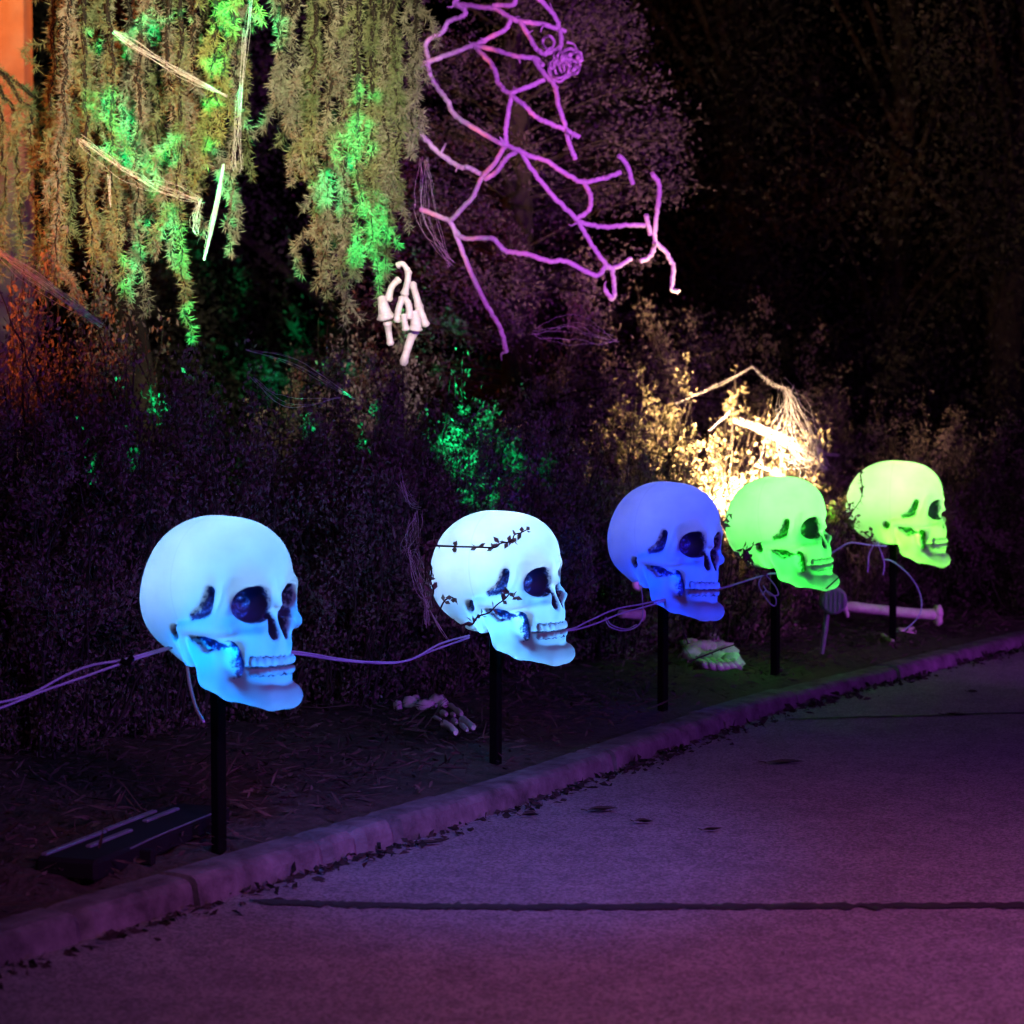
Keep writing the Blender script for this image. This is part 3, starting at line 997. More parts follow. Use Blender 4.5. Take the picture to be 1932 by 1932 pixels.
# ---- weeping conifer
def conifer():
    root_p = P(255, 966, DT + 2.2); root_p[2] = 0.0
    root = empty("weeping_conifer", tuple(root_p))
    tag(root, "weeping conifer with long hanging needled branches at upper left", "tree")
    mbt = MB()
    tr = spline([(0, 0, -.1), (.05, .05, .9), (-.08, .1, 1.9), (.02, .05, 2.7), (.25, 0, 3.3), (.3, -.05, 3.6)], 6)
    tube(mbt, tr, np.linspace(.10, .05, len(tr)), 10)
    mbt.build("trunk", M_BARK, root)
    strands = []
    lefts = [(95, 480), (130, 500), (165, 480), (200, 500), (235, 420), (270, 480), (300, 430), (330, 500), (360, 440), (395, 300), (415, 270), (440, 480)]
    rights = [(530, 210), (560, 330), (590, 400), (615, 470), (645, 520), (675, 520), (700, 470), (725, 400), (750, 340), (778, 300)]
    rg = np.random.default_rng(77)
    lefts += [(340, 640), (255, 590), (165, 600), (110, 570), (215, 560)]
    rights += [(650, 610), (700, 590), (735, 520), (600, 560)]
    for u, ve in lefts + rights:
        strands.append((u, ve, 0.0, 1.0))
    for u, ve in [(120, 380), (210, 360), (290, 380), (380, 360), (460, 330), (570, 300), (660, 400), (740, 260)]:
        strands.append((u, ve, 0.45, 0.9))
    for u, ve in [(-25, 560), (5, 520), (30, 470), (60, 540), (85, 420)]:
        strands.append((u, ve, 0.1, 1.3))
    for u, ve, dd, dens in strands:
        d = DT + dd + rg.uniform(-.18, .18)
        u0 = u + rg.uniform(-25, 40)
        lean = rg.uniform(-10, 25)
        top = P(u0, -120, d + .05)
        pts = [top, P(u * .5 + u0 * .5, ve * .25, d), P(u, ve * .62, d), P(u + lean, ve, d - .02)]
        if u < 90 and dens > 1.1:      # these swing in from beyond the left edge
            top = P(-190, -60, d + .05)
            pts = [top, P(-110 + u * .3, 60, d), P(u - 15, 190, d), P(u, ve * .62, d), P(u + lean, ve, d - .02)]
        # limb arching over from the trunk, out of the picture's top
        c = spline(pts, 10)
        c[1:] += rg.normal(0, .008, (len(c) - 1, 3))
        src = np.array([root_p[0] + .2, root_p[1], 3.3])
        arch = spline([src, (src + top) / 2 + np.array([0, 0, .35]), top], 6)
        m = MB()
        full = np.vstack([arch[:-1], c])
        tube(m, full - root_p, np.linspace(.018, .0025, len(full)), 5, False)
        br = m.build("branch", M_BARK, root)
        # short side shoots hanging from the branch, all beset with needles
        seg = [c]
        for _ in range(int(8 * dens)):
            i0 = rg.integers(2, len(c) - 3)
            sd = unit(np.array([rg.normal(0, .6), rg.normal(0, .6), -1.0]))
            ln = rg.uniform(.08, .20)
            q = np.array([c[i0], c[i0] + sd * ln * .5 + np.array([rg.normal(0, .03), rg.normal(0, .03), .0]), c[i0] + sd * ln + np.array([0, 0, -.04])])
            seg.append(spline(q, 5))
        P0, D0 = [], []
        for sgm in seg:
            ln = np.linalg.norm(np.diff(sgm, axis=0), axis=1).sum()
            nn = int(ln / .006)
            t = np.linspace(0, len(sgm) - 1.001, nn)
            i0 = t.astype(int); fr = (t - i0)[:, None]
            pp = sgm[i0] * (1 - fr) + sgm[np.minimum(i0 + 1, len(sgm) - 1)] * fr
            tg = unit(np.gradient(sgm, axis=0))[i0]
            for rep in range(6):
                P0.append(pp)
                D0.append(unit(tg * .6 + rg.standard_normal(pp.shape) * .75))
        P0 = np.concatenate(P0); D0 = np.concatenate(D0)
        m = MB()
        leaves(m, P0 - root_p, D0, rg.uniform(.022, .046, len(P0)), .0034, rg)
        m.build("needles", M_NEEDLE2 if 385 < u < 420 or (dd == 0 and rg.uniform() < .07) else (M_NEEDLE3 if rg.uniform() < .35 else M_NEEDLE), br, smooth=False)
    return root


conifer()

# ---- dark trees at the back right
def tree_meshes(seed, n=34000):
    rg = np.random.default_rng(seed)
    tk = MB()
    trunk = spline([(0, 0, -.3), (.06, 0, 1.2), (-.05, .05, 2.6), (.0, .0, 4.2)], 6)
    tube(tk, trunk, np.linspace(.16, .04, len(trunk)), 9)
    cl = []
    for k in range(34):
        z = rg.uniform(.5, 5.6)
        rr = 1.55 * (1 - abs(z - 2.6) / 4.4)
        a = rg.uniform(0, 6.28)
        r = rr * math.sqrt(rg.uniform(.1, 1))
        e = np.array([r * math.cos(a), r * math.sin(a), z])
        i0 = min(len(trunk) - 1, int(np.clip(z * .75 / 4.2, 0, 1) * (len(trunk) - 1)))
        tube(tk, spline([trunk[i0], (trunk[i0] + e) / 2 + np.array([0, 0, .12]), e], 4), np.linspace(.03, .006, 9), 5, False)
        cl.append((e, rg.uniform(.28, .55)))
    lf = MB()
    P0 = []
    for e, s in cl:
        P0.append(e + rg.normal(0, s * .62, (n // len(cl), 3)) * np.array([1, 1, .8]))
    P0 = np.concatenate(P0)
    leaves(lf, P0, rg.standard_normal(P0.shape), rg.uniform(.025, .055, len(P0)), .024, rg)
    return tk.mesh("trunk"), lf.mesh("crown", False)


TM = [tree_meshes(41), tree_meshes(42)]


def cone_tree(seed=43, n=60000):
    rg = np.random.default_rng(seed)
    tk, lf = MB(), MB()
    tr = spline([(0, 0, -.3), (.04, .02, 1.5), (0, 0, 3.4), (.02, 0, 5.0)], 6)
    tube(tk, tr, np.linspace(.12, .03, len(tr)), 9)
    pts, dr = [], []
    for k in range(230):
        z = 5.0 * rg.uniform(.02, 1) ** 1.3
        rr = (1.75 - .33 * z) * rg.uniform(.75, 1.08)
        a = rg.uniform(0, 6.28)
        b = np.array([0, 0, z * .95]); e = np.array([rr * math.cos(a), rr * math.sin(a), z + rg.uniform(-.1, .25)])
        c = spline([b, (b + e) / 2 + np.array([0, 0, .06]), e], 5)
        tube(tk, c, np.linspace(.012, .003, len(c)), 4, False)
        m_ = int(n / 230)
        t = rg.beta(2.2, 1.0, m_); q = (t * (len(c) - 1.01)).astype(int)
        pts.append(c[q] + rg.normal(0, .05, (m_, 3))); dr.append(np.repeat((e - b)[None], m_, 0))
    pts = np.concatenate(pts); dr = unit(np.concatenate(dr)) + rg.standard_normal((len(pts), 3)) * .8
    leaves(lf, pts, dr, rg.uniform(.018, .04, len(pts)), .013, rg)
    return tk.mesh("trunk"), lf.mesh("crown", False)


CT = cone_tree()
p = P(965, 966, 12.4)
o = empty("conical_tree", (p[0], p[1], .15)); tag(o, "dim conical tree tinted violet, directly behind the rope web", "tree")
for nm, me, m in (("trunk", CT[0], M_BARK), ("crown", CT[1], M_DARKLEAF)):
    q = bpy.data.objects.new(nm, me); COL.objects.link(q); me.materials.append(m); q.parent = o
for n, (u, d, s, lb) in enumerate([(1120, 16.5, 1.0, "dark tree rising behind the conical violet tree"),
                                   (1400, 16.0, 1.15, "nearly black tree in the upper middle of the night background"),
                                   (1690, 15.2, 1.0, "dark purple tinged tree above the rightmost skull"),
                                   (1900, 14.6, 1.05, "dark purple tinged tree at the upper right edge"),
                                   (640, 14.5, 1.0, "dark tree behind the gap in the weeping conifer"),
                                   (300, 15.5, 1.0, "dark tree behind the weeping conifer's left half")]):
    p = P(u, 966, d)
    o = empty("background_tree", (p[0], p[1], .2)); o.rotation_euler = (0, 0, n * 1.3)
    tag(o, lb, "tree", "dark trees in the background")
    for nm, me, m in (("trunk", TM[n % 2][0], M_BARK), ("crown", TM[n % 2][1], M_FARLEAF)):
        q = bpy.data.objects.new(nm, me); COL.objects.link(q)
        if len(me.materials) == 0:
            me.materials.append(m)
        q.parent = o; q.scale = (s, s, s)

# ================================================================== ROPE WEB
WD = 10.6
rope_px = [
    [(640, 20), (700, 60), (690, 90), (610, 120), (570, 180), (480, 245), (495, 345)],
    [(410, 365), (490, 350), (600, 310), (750, 255), (840, 215), (930, 165), (960, 105)],
    [(490, 350), (505, 430), (545, 500), (600, 570), (640, 650), (750, 725), (880, 800), (930, 820)],
    [(640, 20), (720, 30), (800, 40), (870, 50), (970, 105), (1010, 120), (1150, 140), (1270, 180)],
    [(1010, 120), (1060, 200), (1100, 270), (1150, 310)],
    [(750, 255), (880, 285), (1000, 320), (1100, 330), (1140, 370)],
    [(760, 270), (830, 340), (870, 400), (890, 470), (950, 525), (1060, 490), (1150, 450)],
    [(1090, 335), (1150, 420), (1210, 490), (1230, 600), (1270, 720), (1290, 810), (1325, 900)],
    [(965, 530), (945, 640), (930, 740), (930, 820)],
    [(965, 545), (1030, 590), (1100, 660), (1180, 700), (1270, 735), (1345, 775)],
    [(380, 660), (470, 780), (560, 870), (660, 940), (720, 950), (790, 985)],
    [(930, 820), (870, 920), (800, 1000), (730, 1130), (620, 1245)],
    [(1010, 845), (930, 900), (880, 970), (815, 1015)],
    [(930, 820), (1000, 850), (1090, 890), (1180, 920), (1280, 990), (1370, 1030), (1480, 1010), (1580, 975)],
    [(1010, 850), (1080, 960), (1190, 1100), (1330, 1240), (1400, 1360), (1500, 1500)],
    [(1370, 1020), (1410, 1110), (1400, 1190), (1330, 1240)],
    [(1340, 1255), (1480, 1285), (1600, 1275), (1720, 1275)],
    [(1760, 980), (1800, 1060), (1790, 1180), (1775, 1350), (1840, 1430), (1880, 1520), (1870, 1630), (1910, 1650)],
    [(1775, 1370), (1750, 1450), (1690, 1480)],
    [(1725, 1215), (1750, 1330)],
    [(450, 1185), (590, 1240), (620, 1260), (680, 1410), (740, 1560), (830, 1740), (900, 1860), (935, 1990)],
    [(640, 1300), (700, 1350), (850, 1350), (930, 1420), (1060, 1440), (1180, 1480), (1270, 1480), (1440, 1560), (1500, 1505), (1540, 1520), (1640, 1465)],
    [(1530, 1510), (1545, 1620), (1535, 1690), (1490, 1640)],
    [(1100, -20), (1200, 80), (1230, 150), (1240, 260), (1150, 310)],
    [(860, 30), (970, 25), (985, -20)],
    [(1570, 880), (1620, 940), (1650, 1040)],
    [(640, 20), (670, -30)],
]
wc = P(960, 280, WD)
web = empty("rope_web", tuple(wc))
tag(web, "giant knotted rope spider web lit violet, hung right of the conifer", "rope web")
rgw = np.random.default_rng(9)


def web_depth(u, v):
    return WD + 0.18 * math.sin(u * .011) + 0.12 * math.cos(v * .013) - (u - 960) * .0006


for pl in rope_px:
    pts = []
    for zx, zy in pl:
        u, v = 644 + zx / 3, zy / 3
        pts.append(P(u, v, web_depth(u, v)))
    c = spline(pts, 9)
    c[1:-1] += rgw.normal(0, .0015, (len(c) - 2, 3))
    m = MB()
    tube(m, c - wc, .0115 * (1 + .04 * rgw.standard_normal(len(c))), 7)
    m.build("strand", M_ROPE, web)
for k in range(26):         # broken ends sticking out of the strands
    pl = rope_px[rgw.integers(0, len(rope_px))]
    zx, zy = pl[rgw.integers(0, len(pl))]
    u, v = 644 + zx / 3, zy / 3
    a0 = rgw.uniform(0, 6.28); ln = rgw.uniform(8, 22)
    b = P(u, v, web_depth(u, v))
    e = P(u + ln * math.cos(a0), v + ln * math.sin(a0), web_depth(u, v) + rgw.normal(0, .04))
    m = MB(); tube(m, spline([b, (b + e) / 2 + rgw.normal(0, .008, 3), e], 4) - wc, np.linspace(.007, .002, 9), 5)
    m.build("frayed_end", M_ROPE, web)
for k in range(20):         # the snarl of loops at its right shoulder
    a0 = rgw.uniform(0, 6.28)
    cu, cv = 644 + (1275 + rgw.normal(0, 38)) / 3, (350 + rgw.normal(0, 45)) / 3
    rr = rgw.uniform(6, 19)
    pts = []
    for t in np.linspace(0, rgw.uniform(4, 6.2), 7):
        u, v = cu + rr * math.cos(a0 + t), cv + rr * math.sin(a0 + t) * rgw.uniform(.7, 1.3)
        pts.append(P(u, v, web_depth(u, v) + rgw.normal(0, .03)))
    m = MB(); tube(m, spline(pts, 6) - wc, rgw.uniform(.006, .0105), 6)
    m.build("knot_loop", M_ROPE, web)


# ================================================================== COBWEBS
def cobweb(label, bands, seed, thr=.0012):
    """bands: (points with depth, spread, number of threads)"""
    rg = np.random.default_rng(seed)
    ctr = np.asarray(bands[0][0][0])
    root = empty("cobweb", tuple(ctr))
    tag(root, label, "cobweb", "stretched fake cobwebs")
    for pts, sp, nth in bands:
        m = MB()
        pts = np.asarray(pts)
        for _ in range(nth):
            off = rg.normal(0, sp, (len(pts), 3))
            off[0] *= .5; off[-1] *= .5
            c = spline(pts + off, 6)
            wob = np.cumsum(rg.normal(0, sp * .22 + .0006, c.shape), 0); wob -= np.linspace(0, 1, len(c))[:, None] * wob[-1]
            c = c + wob
            c[:, 2] -= np.sin(np.linspace(0, math.pi, len(c))) * rg.uniform(0, sp * 2.5)
            tube(m, c - ctr, thr * .42 * rg.uniform(.5, 1.3), 3, False)
        m.build("thread_bundle", M_WEB, root)
    return root


def wb(zx, zy, d=10.35):
    return P(1056.6 + zx * .2865, 644 + zy * .2865, d)


cobweb("white cobweb stretched over the warmly lit bush", [
    ([wb(760, 410), wb(1020, 290), wb(1270, 165)], .005, 8),
    ([wb(1270, 165), wb(1390, 270), wb(1490, 310)], .005, 8),
    ([wb(1490, 310), wb(1600, 500), wb(1750, 840)], .022, 18),
    ([wb(1150, 520), wb(1400, 580), wb(1600, 720), wb(1750, 840)], .012, 20),
    ([wb(1490, 310), wb(1560, 600), wb(1690, 800)], .05, 22),
    ([wb(980, 590), wb(1140, 440)], .004, 10),
    ([wb(1290, 815), wb(1430, 865)], .003, 8),
    ([wb(1690, 700), wb(1840, 750)], .008, 12)], 1)
TD = DT - .35
cobweb("bright white cobweb strand slanting across the conifer's left half", [([P(215, 60, TD), P(250, 80, TD), P(340, 132, TD), P(428, 182, TD)], .007, 14)], 2, .0016)
cobweb("thin upright cobweb strands right of the yellow-green hanging branch", [
    ([P(474, -10, TD), P(462, 120, TD), P(450, 220, TD), P(440, 320, TD)], .008, 6),
    ([P(462, 60, TD), P(455, 200, TD), P(455, 325, TD)], .010, 5)], 3, .0012)
cobweb("green lit cobweb rod hanging at a slant below the conifer", [([P(422, 312, TD), P(405, 400, TD), P(385, 490, TD)], .004, 26)], 4, .002)
cobweb("grey cobweb band drooping across the conifer's lower left", [
    ([P(150, 262, TD), P(240, 312, TD), P(310, 345, TD), P(378, 378, TD)], .016, 14),
    ([P(378, 378, TD), P(366, 410, TD), P(372, 440, TD)], .010, 14),
    ([P(205, 330, TD), P(208, 390, TD)], .008, 5)], 5, .0014)
cobweb("pinkish cobweb band at the left edge under the amber wall", [([P(-20, 462, 8.2), P(60, 510, 8.2), P(190, 612, 8.2)], .014, 26)], 6, .0016)
cobweb("fine cobweb threads over the dark shrub above the gap in the row", [
    ([P(465, 660, 7.9), P(560, 680, 7.9), P(670, 755, 7.9)], .006, 5),
    ([P(480, 715, 7.9), P(540, 752, 7.9), P(640, 750, 7.9)], .010, 4)], 7)
cobweb("ragged cobweb caught behind the twiggy side of the icy white-blue skull", [
    ([P(757, 905, 7.6), P(785, 950, 7.55)], .018, 9),
    ([P(785, 970, 7.5), P(772, 1010, 7.45), P(768, 1040, 7.4)], .018, 14),
    ([P(770, 1040, 7.4), P(790, 1090, 7.4), P(812, 1150, 7.38)], .008, 8),
    ([P(786, 1040, 7.4), P(800, 1080, 7.4), P(806, 1180, 7.38)], .012, 9),
    ([P(800, 1130, 7.4), P(845, 1205, 7.4)], .006, 6)], 8, .0016)
cobweb("faint cobweb sheet right of the skeleton hand", [
    ([P(1010, 625, 10.2), P(1080, 600, 10.2), P(1160, 640, 10.2)], .03, 7),
    ([P(800, 300, 10), P(810, 400, 10), P(850, 500, 10)], .02, 10)], 9)


# ================================================================== BONES
def bone(mb, pts, r0, r1, ends=1.25, k=8):
    c = spline(pts, 6)
    n = len(c)
    t = np.linspace(0, 1, n)
    rad = r0 + (r1 - r0) * t
    rad = rad * (1 + (ends - 1) * (np.exp(-(t / .14) ** 2) + np.exp(-((1 - t) / .14) ** 2)))
    rad[0] *= .55; rad[-1] *= .55
    return tube(mb, c, rad, k)


HD = 9.0


def hp(zx, zy, dd=0.0):
    return P(694.3 + zx * .15625, 483 + zy * .15625, HD + dd)


hb = P(768, 700, HD)
hand = empty("skeleton_hand", tuple(hb)); tag(hand, "white skeleton hand with curled fingers rising out of the dark shrubs", "skeleton hand")
for nm, pts, a, b in [
    ("finger_bone", [hp(350, 120, -.02), hp(420, 95, -.03), hp(490, 190, -.03)], 34, 30),
    ("finger_bone", [hp(490, 170, -.03), hp(475, 330, -.04), hp(435, 480, -.05)], 36, 42),
    ("finger_bone", [hp(385, 270), hp(290, 370), hp(240, 545)], 36, 42),
    ("thumb_bone", [hp(165, 490, -.02), hp(185, 600, -.03), hp(225, 770, -.02)], 40, 95),
    ("thumb_bone", [hp(235, 790, -.02), hp(250, 920), hp(275, 1080)], 44, 34),
    ("finger_bone", [hp(355, 800, -.05), hp(370, 640, -.06), hp(425, 490, -.05)], 40, 38),
    ("finger_bone", [hp(430, 500, -.05), hp(490, 590, -.06), hp(505, 760, -.05)], 40, 44),
    ("finger_bone", [hp(430, 700, -.07), hp(440, 790, -.07), hp(465, 900, -.06)], 36, 40),
    ("finger_bone", [hp(530, 320), hp(580, 480, -.02), hp(620, 640, -.02)], 38, 46),
    ("finger_bone", [hp(610, 620, -.02), hp(660, 730, -.03), hp(705, 850, -.02)], 46, 40),
    ("wrist_bone", [hp(540, 700, -.03), hp(580, 780, -.04), hp(570, 900, -.03)], 70, 66),
    ("forearm_bone", [hp(560, 880, .02), hp(500, 1050, .03), hp(420, 1320, .04)], 60, 40),
]:
    m = MB(); bone(m, np.array(pts) - hb, PX(a * .15625 * 1.02, HD), PX(b * .15625 * 1.02, HD), 1.5, 10); m.build(nm, M_BONE, hand)

m = MB(); e_ = hp(420, 1310, .04); tube(m, np.array([e_, [e_[0], e_[1], -.1]]) - hb, .004, 6); m.build('stake', M_TWIG, hand)

# half-buried skeleton arm and hand, between the first two skulls
g0 = G(800, 1340, 0.06)
arm = empty("fallen_skeleton", tuple(g0)); tag(arm, "half buried skeleton arm and hand lying on the soil between the pale blue skulls", "skeleton")


def gz(zx, zy, z=.06):
    return G((1240 + zx / 3.22) * .503125, (2500 + zy / 3.22) * .503125, z)


for n, (zx, zy, rx, ry, rz_) in enumerate([(225, 410, .026, .03, .018), (265, 345, .016, .02, .012), (450, 360, .03, .04, .026), (590, 285, .038, .03, .02), (605, 385, .016, .02, .014),
                                           (810, 475, .018, .03, .022), (960, 450, .034, .03, .026), (1030, 390, .018, .02, .016), (1150, 470, .036, .03, .024), (1290, 440, .042, .035, .03), (1360, 450, .02, .024, .02)]):
    m = MB(); blob(m, gz(zx, zy, .05) - g0, (rx, ry, rz_), seed=n, rough=.14); m.build("arm_fragment", M_BONE, arm)
for pts, r in [([(1440, 460), (1500, 510)], .010), ([(1510, 520), (1580, 575)], .013), ([(1340, 550), (1400, 580)], .012), ([(1460, 570), (1500, 590)], .009), ([(1480, 640), (1520, 680)], .011),
               ([(1590, 640), (1640, 670), (1725, 740)], .014), ([(1570, 690), (1650, 770)], .010), ([(1360, 690), (1430, 720), (1510, 800)], .014), ([(1250, 610), (1330, 640)], .008)]:
    m = MB(); bone(m, [gz(*q) - g0 for q in pts], r, r * .8); m.build("finger_bone", M_BONE, arm)

# skeleton foot and shoulder blade below the royal blue skull
f0 = G(1330, 1235, 0.05)


def fz(zx, zy, z=.05):
    return G((2440 + zx / 3.864) * .503125, (2220 + zy / 3.864) * .503125, z)


foot = empty("buried_skeleton", tuple(f0)); tag(foot, "pale skeleton foot with ridged toes under the royal blue skull", "skeleton")
for n, (zx, zy, rx, ry, rz_) in enumerate([(250, 380, .016, .016, .016), (385, 415, .02, .02, .018), (520, 430, .03, .03, .03), (640, 390, .024, .024, .022), (680, 495, .022, .022, .024),
                                           (540, 600, .03, .03, .028), (660, 615, .028, .026, .026), (500, 700, .03, .03, .024), (590, 790, .05, .05, .04), (700, 860, .06, .05, .05), (620, 920, .05, .05, .04), (840, 850, .05, .05, .045),
                                           (1010, 840, .05, .05, .045), (900, 740, .03, .03, .045), (950, 990, .06, .05, .045), (1110, 940, .055, .05, .05), (1170, 1040, .05, .05, .045), (830, 980, .05, .05, .035)]):
    m = MB(); blob(m, fz(zx, zy) - f0, (rx, ry, rz_), seed=50 + n, rough=.13); m.build("foot_bone", M_BONE, foot)
for a, b in [((690, 1010), (890, 1140)), ((790, 1010), (980, 1150)), ((880, 1000), (1080, 1160)), ((970, 1010), (1160, 1150)), ((1080, 1020), (1230, 1130)), ((1180, 1000), (1290, 1110))]:
    m = MB(); bone(m, [fz(*a, .06) - f0, fz((a[0] + b[0]) / 2, (a[1] + b[1]) / 2 - 15, .06) - f0, fz(*b, .03) - f0], .017, .014); m.build("toe_bone", M_BONE, foot)

b0 = fz(1100, 540, .03)
blade = empty("shoulder_blade", tuple(b0)); tag(blade, "flat green lit shoulder blade bone lying beside the skeleton foot", "bone")
out = [fz(*q, .03) - b0 for q in [(720, 440), (900, 430), (1050, 390), (1150, 350), (1190, 430), (1280, 500), (1380, 500), (1350, 610), (1200, 610), (1020, 610), (880, 530)]]
out = np.array(out); ctr_ = out.mean(0)
m = MB()
top = out + np.array([0, 0, .014]); n_ = len(out)
m.add(np.vstack([top, out, [ctr_ + np.array([0, 0, .03])], [ctr_]]),
      [[q, (q + 1) % n_, 2 * n_] for q in range(n_)] + [[n_ + (q + 1) % n_, n_ + q, 2 * n_ + 1] for q in range(n_)])
m.add(np.vstack([top, out]), [[q, n_ + q, n_ + (q + 1) % n_, (q + 1) % n_] for q in range(n_)])
m.build("blade", M_BONE, blade)
m = MB(); bone(m, [out[0] + np.array([0, 0, .02]), ctr_ + np.array([0, 0, .035]), out[6] + np.array([0, 0, .02])], .008, .008); m.build("spine_ridge", M_BONE, blade)


# long thigh bone behind the rightmost stake
def bz(zx, zy, d):
    return P((3000 + zx / 3.019) * .503125, (2160 + zy / 3.019) * .503125, d)


BD = 11.2
t0 = bz(1000, 390, BD)
th = empty("thigh_bone", tuple(t0)); tag(th, "long violet lit thigh bone lying behind the rightmost skull's stake", "bone")
m = MB(); bone(m, [bz(500, 340, BD) - t0, bz(900, 385, BD) - t0, bz(1300, 425, BD) - t0, bz(1560, 440, BD) - t0], .025, .026, 1.12, 12); m.build("shaft", M_BONE, th)
m = MB(); blob(m, bz(490, 345, BD) - t0, (.032, .03, .026), seed=3, rough=.1); m.build("knuckle", M_BONE, th)
m = MB(); bone(m, [bz(520, 370, BD) - t0, bz(540, 470, BD) - t0], .016, .009); m.build("knuckle", M_BONE, th)
m = MB(); blob(m, bz(1565, 405, BD) - t0, (.026, .032, .034), seed=4, rough=.1); m.build("knuckle", M_BONE, th)
m = MB(); blob(m, bz(1560, 480, BD) - t0, (.026, .032, .034), seed=5, rough=.1); m.build("knuckle", M_BONE, th)
for lb, a, b, r, z in [("short violet bone fragment lying under the thigh bone", (1110, 640), (1290, 625), .022, .03), ("tiny slanting bone splinter left of the rightmost stake's foot", (930, 675), (1050, 750), .012, .02)]:
    ga = G((3000 + a[0] / 3.019) * .503125, (2160 + a[1] / 3.019) * .503125, z); gb = G((3000 + b[0] / 3.019) * .503125, (2160 + b[1] / 3.019) * .503125, z)
    m = MB(); bone(m, [np.zeros(3), (gb - ga) / 2, gb - ga], r, r); o = m.build("bone_fragment", M_BONE, None, tuple(ga)); tag(o, lb, "bone")
# grey bone shaft left of the middle stake
ga, gb = P(1165, 1158, 8.9), P(1218, 1161, 8.9)
m = MB(); bone(m, [np.zeros(3), (gb - ga) / 2, gb - ga], .016, .024, 1.15); o = m.build("bone_fragment", M_BONE, None, tuple(ga)); tag(o, "short grey bone shaft beside the royal blue skull's stake", "bone")

# ================================================================== LAMPS IN THE BED
# round spot on a stake
sp = P(1571, 1132, 10.2)
gl = empty("garden_spotlight", (sp[0], sp[1], 0)); tag(gl, "round purple lit garden spotlight on a thin stake below the bright green skull's chin", "spotlight")
m = MB()
zz = np.array([-.055, -.05, -.02, .0, .03, .045, .048])
rr = np.array([.02, .045, .058, .062, .062, .058, .05])
tube(m, np.stack([0 * zz + .0, zz, 0 * zz], 1) * np.array([1, -1, 1]) + np.array([0, 0, sp[2]]), rr, 18); m.build("lamp_head", M_SPOTHEAD, gl)
for k in range(-2, 3):
    m = MB(); box(m, (k * .02, -.052, sp[2]), (.0018, .003, .05 - abs(k) * .008)); m.build("grille_bar", M_FIN, gl, smooth=False)
m = MB(); tube(m, [(-.02, .02, sp[2] - .05), (-.03, .02, sp[2] * .5), (-.055, .02, -.05)], [.012, .013, .008], 8); m.build("stake", M_SPOTHEAD, gl)

# flat flood lamp lying by the kerb at lower left
pa, pb = G(95, 1615, .06), G(345, 1518, .06)
cx = (pa + pb) / 2
dr = unit(pb - pa); yaw = math.atan2(dr[1], dr[0]); Lh = np.linalg.norm(pb - pa) / 2
fl = empty("flood_light", (cx[0], cx[1], 0)); fl.rotation_euler = (0, 0, yaw); tag(fl, "black flood light with pale cooling fins lying in the bed at lower left", "flood light")
m = MB(); box(m, (0.02, -.04, .028), (Lh + .02, .085, .028), bev=.01); m.build("housing", M_HOUSING, fl, smooth=False)
for a, b, y in [(-.95, -.1, .028), (-.05, .72, .034), (-.62, .0, -.028), (.33, .86, -.008)]:
    m = MB(); box(m, ((a + b) / 2 * Lh, y, .058), ((b - a) / 2 * Lh, .0085, .004), bev=.002); m.build("cooling_fin", M_FIN, fl, smooth=False)
m = MB(); tube(m, spline([(-Lh * .5, -.121, .05), (Lh * .0, -.123, .055), (Lh * .9, -.119, .053)], 6), .0025, 5); m.build("edge_strip", M_FIN, fl)
m = MB(); box(m, (-Lh * .35, -.14, .02), (.012, .02, .02), bev=.004); m.build("bracket", M_HOUSING, fl, smooth=False)


# ================================================================== CABLES
def cable(label, lines, r=.004, name="light_cable"):
    o0 = np.asarray(lines[0][0])
    root = empty(name, tuple(o0)); tag(root, label, "cable", "cables linking the skull lanterns")
    for ln in lines:
        m = MB(); tube(m, spline(ln, 10) - o0, r * .78, 7); m.build("strand", M_CABLE, root)
    return root


cable("twin cable running in from the left edge to the nearest skull", [
    [P(-60, 1350, 5.75), P(0, 1336, 5.8), P(70, 1308, 5.85), P(150, 1280, 5.9), P(235, 1250, 5.95), P(325, 1222, 6.02)],
    [P(-60, 1330, 5.75), P(0, 1325, 5.8), P(60, 1308, 5.85), P(120, 1276, 5.9), P(170, 1256, 5.92), P(235, 1244, 5.95), P(325, 1219, 6.04)]], .0042)
m = MB(); tube(m, spline([P(228, 1246, 5.94), P(240, 1250, 5.94), P(250, 1240, 5.95)], 5), .008, 6); o = m.build("tape_wrap", M_BLACK); tag(o, "black tape wrapped round the cable left of the nearest skull", "tape")
cable("cable sagging from the nearest skull to the icy white-blue skull", [
    [P(480, 1225, 6.2), P(575, 1236, 6.4), P(650, 1247, 6.7), P(750, 1250, 6.9), P(820, 1226, 7.1), P(885, 1203, 7.3)],
    [P(480, 1222, 6.2), P(575, 1232, 6.4), P(640, 1243, 6.7), P(700, 1249, 6.8), P(770, 1246, 6.95), P(830, 1215, 7.1), P(885, 1199, 7.32)]], .0042)
cable("twin cable rising from the icy white-blue skull to the royal blue skull", [
    [P(1000, 1184, 7.5), P(1070, 1188, 7.6), P(1110, 1172, 7.8), P(1160, 1150, 8.0), P(1210, 1140, 8.2), P(1265, 1128, 8.4)],
    [P(1000, 1188, 7.5), P(1070, 1190, 7.6), P(1120, 1178, 7.8), P(1170, 1158, 8.0), P(1220, 1144, 8.2), P(1265, 1130, 8.42)]], .0038)
cable("loose cable loop hanging below the royal blue skull's back", [
    [P(1141, 1166, 8.3), P(1150, 1182, 8.3), P(1175, 1190, 8.3), P(1200, 1183, 8.3), P(1212, 1165, 8.3), P(1212, 1130, 8.35), P(1210, 1110, 8.4)],
    [P(1143, 1164, 8.32), P(1154, 1179, 8.32), P(1180, 1187, 8.32), P(1202, 1178, 8.32)]], .003)
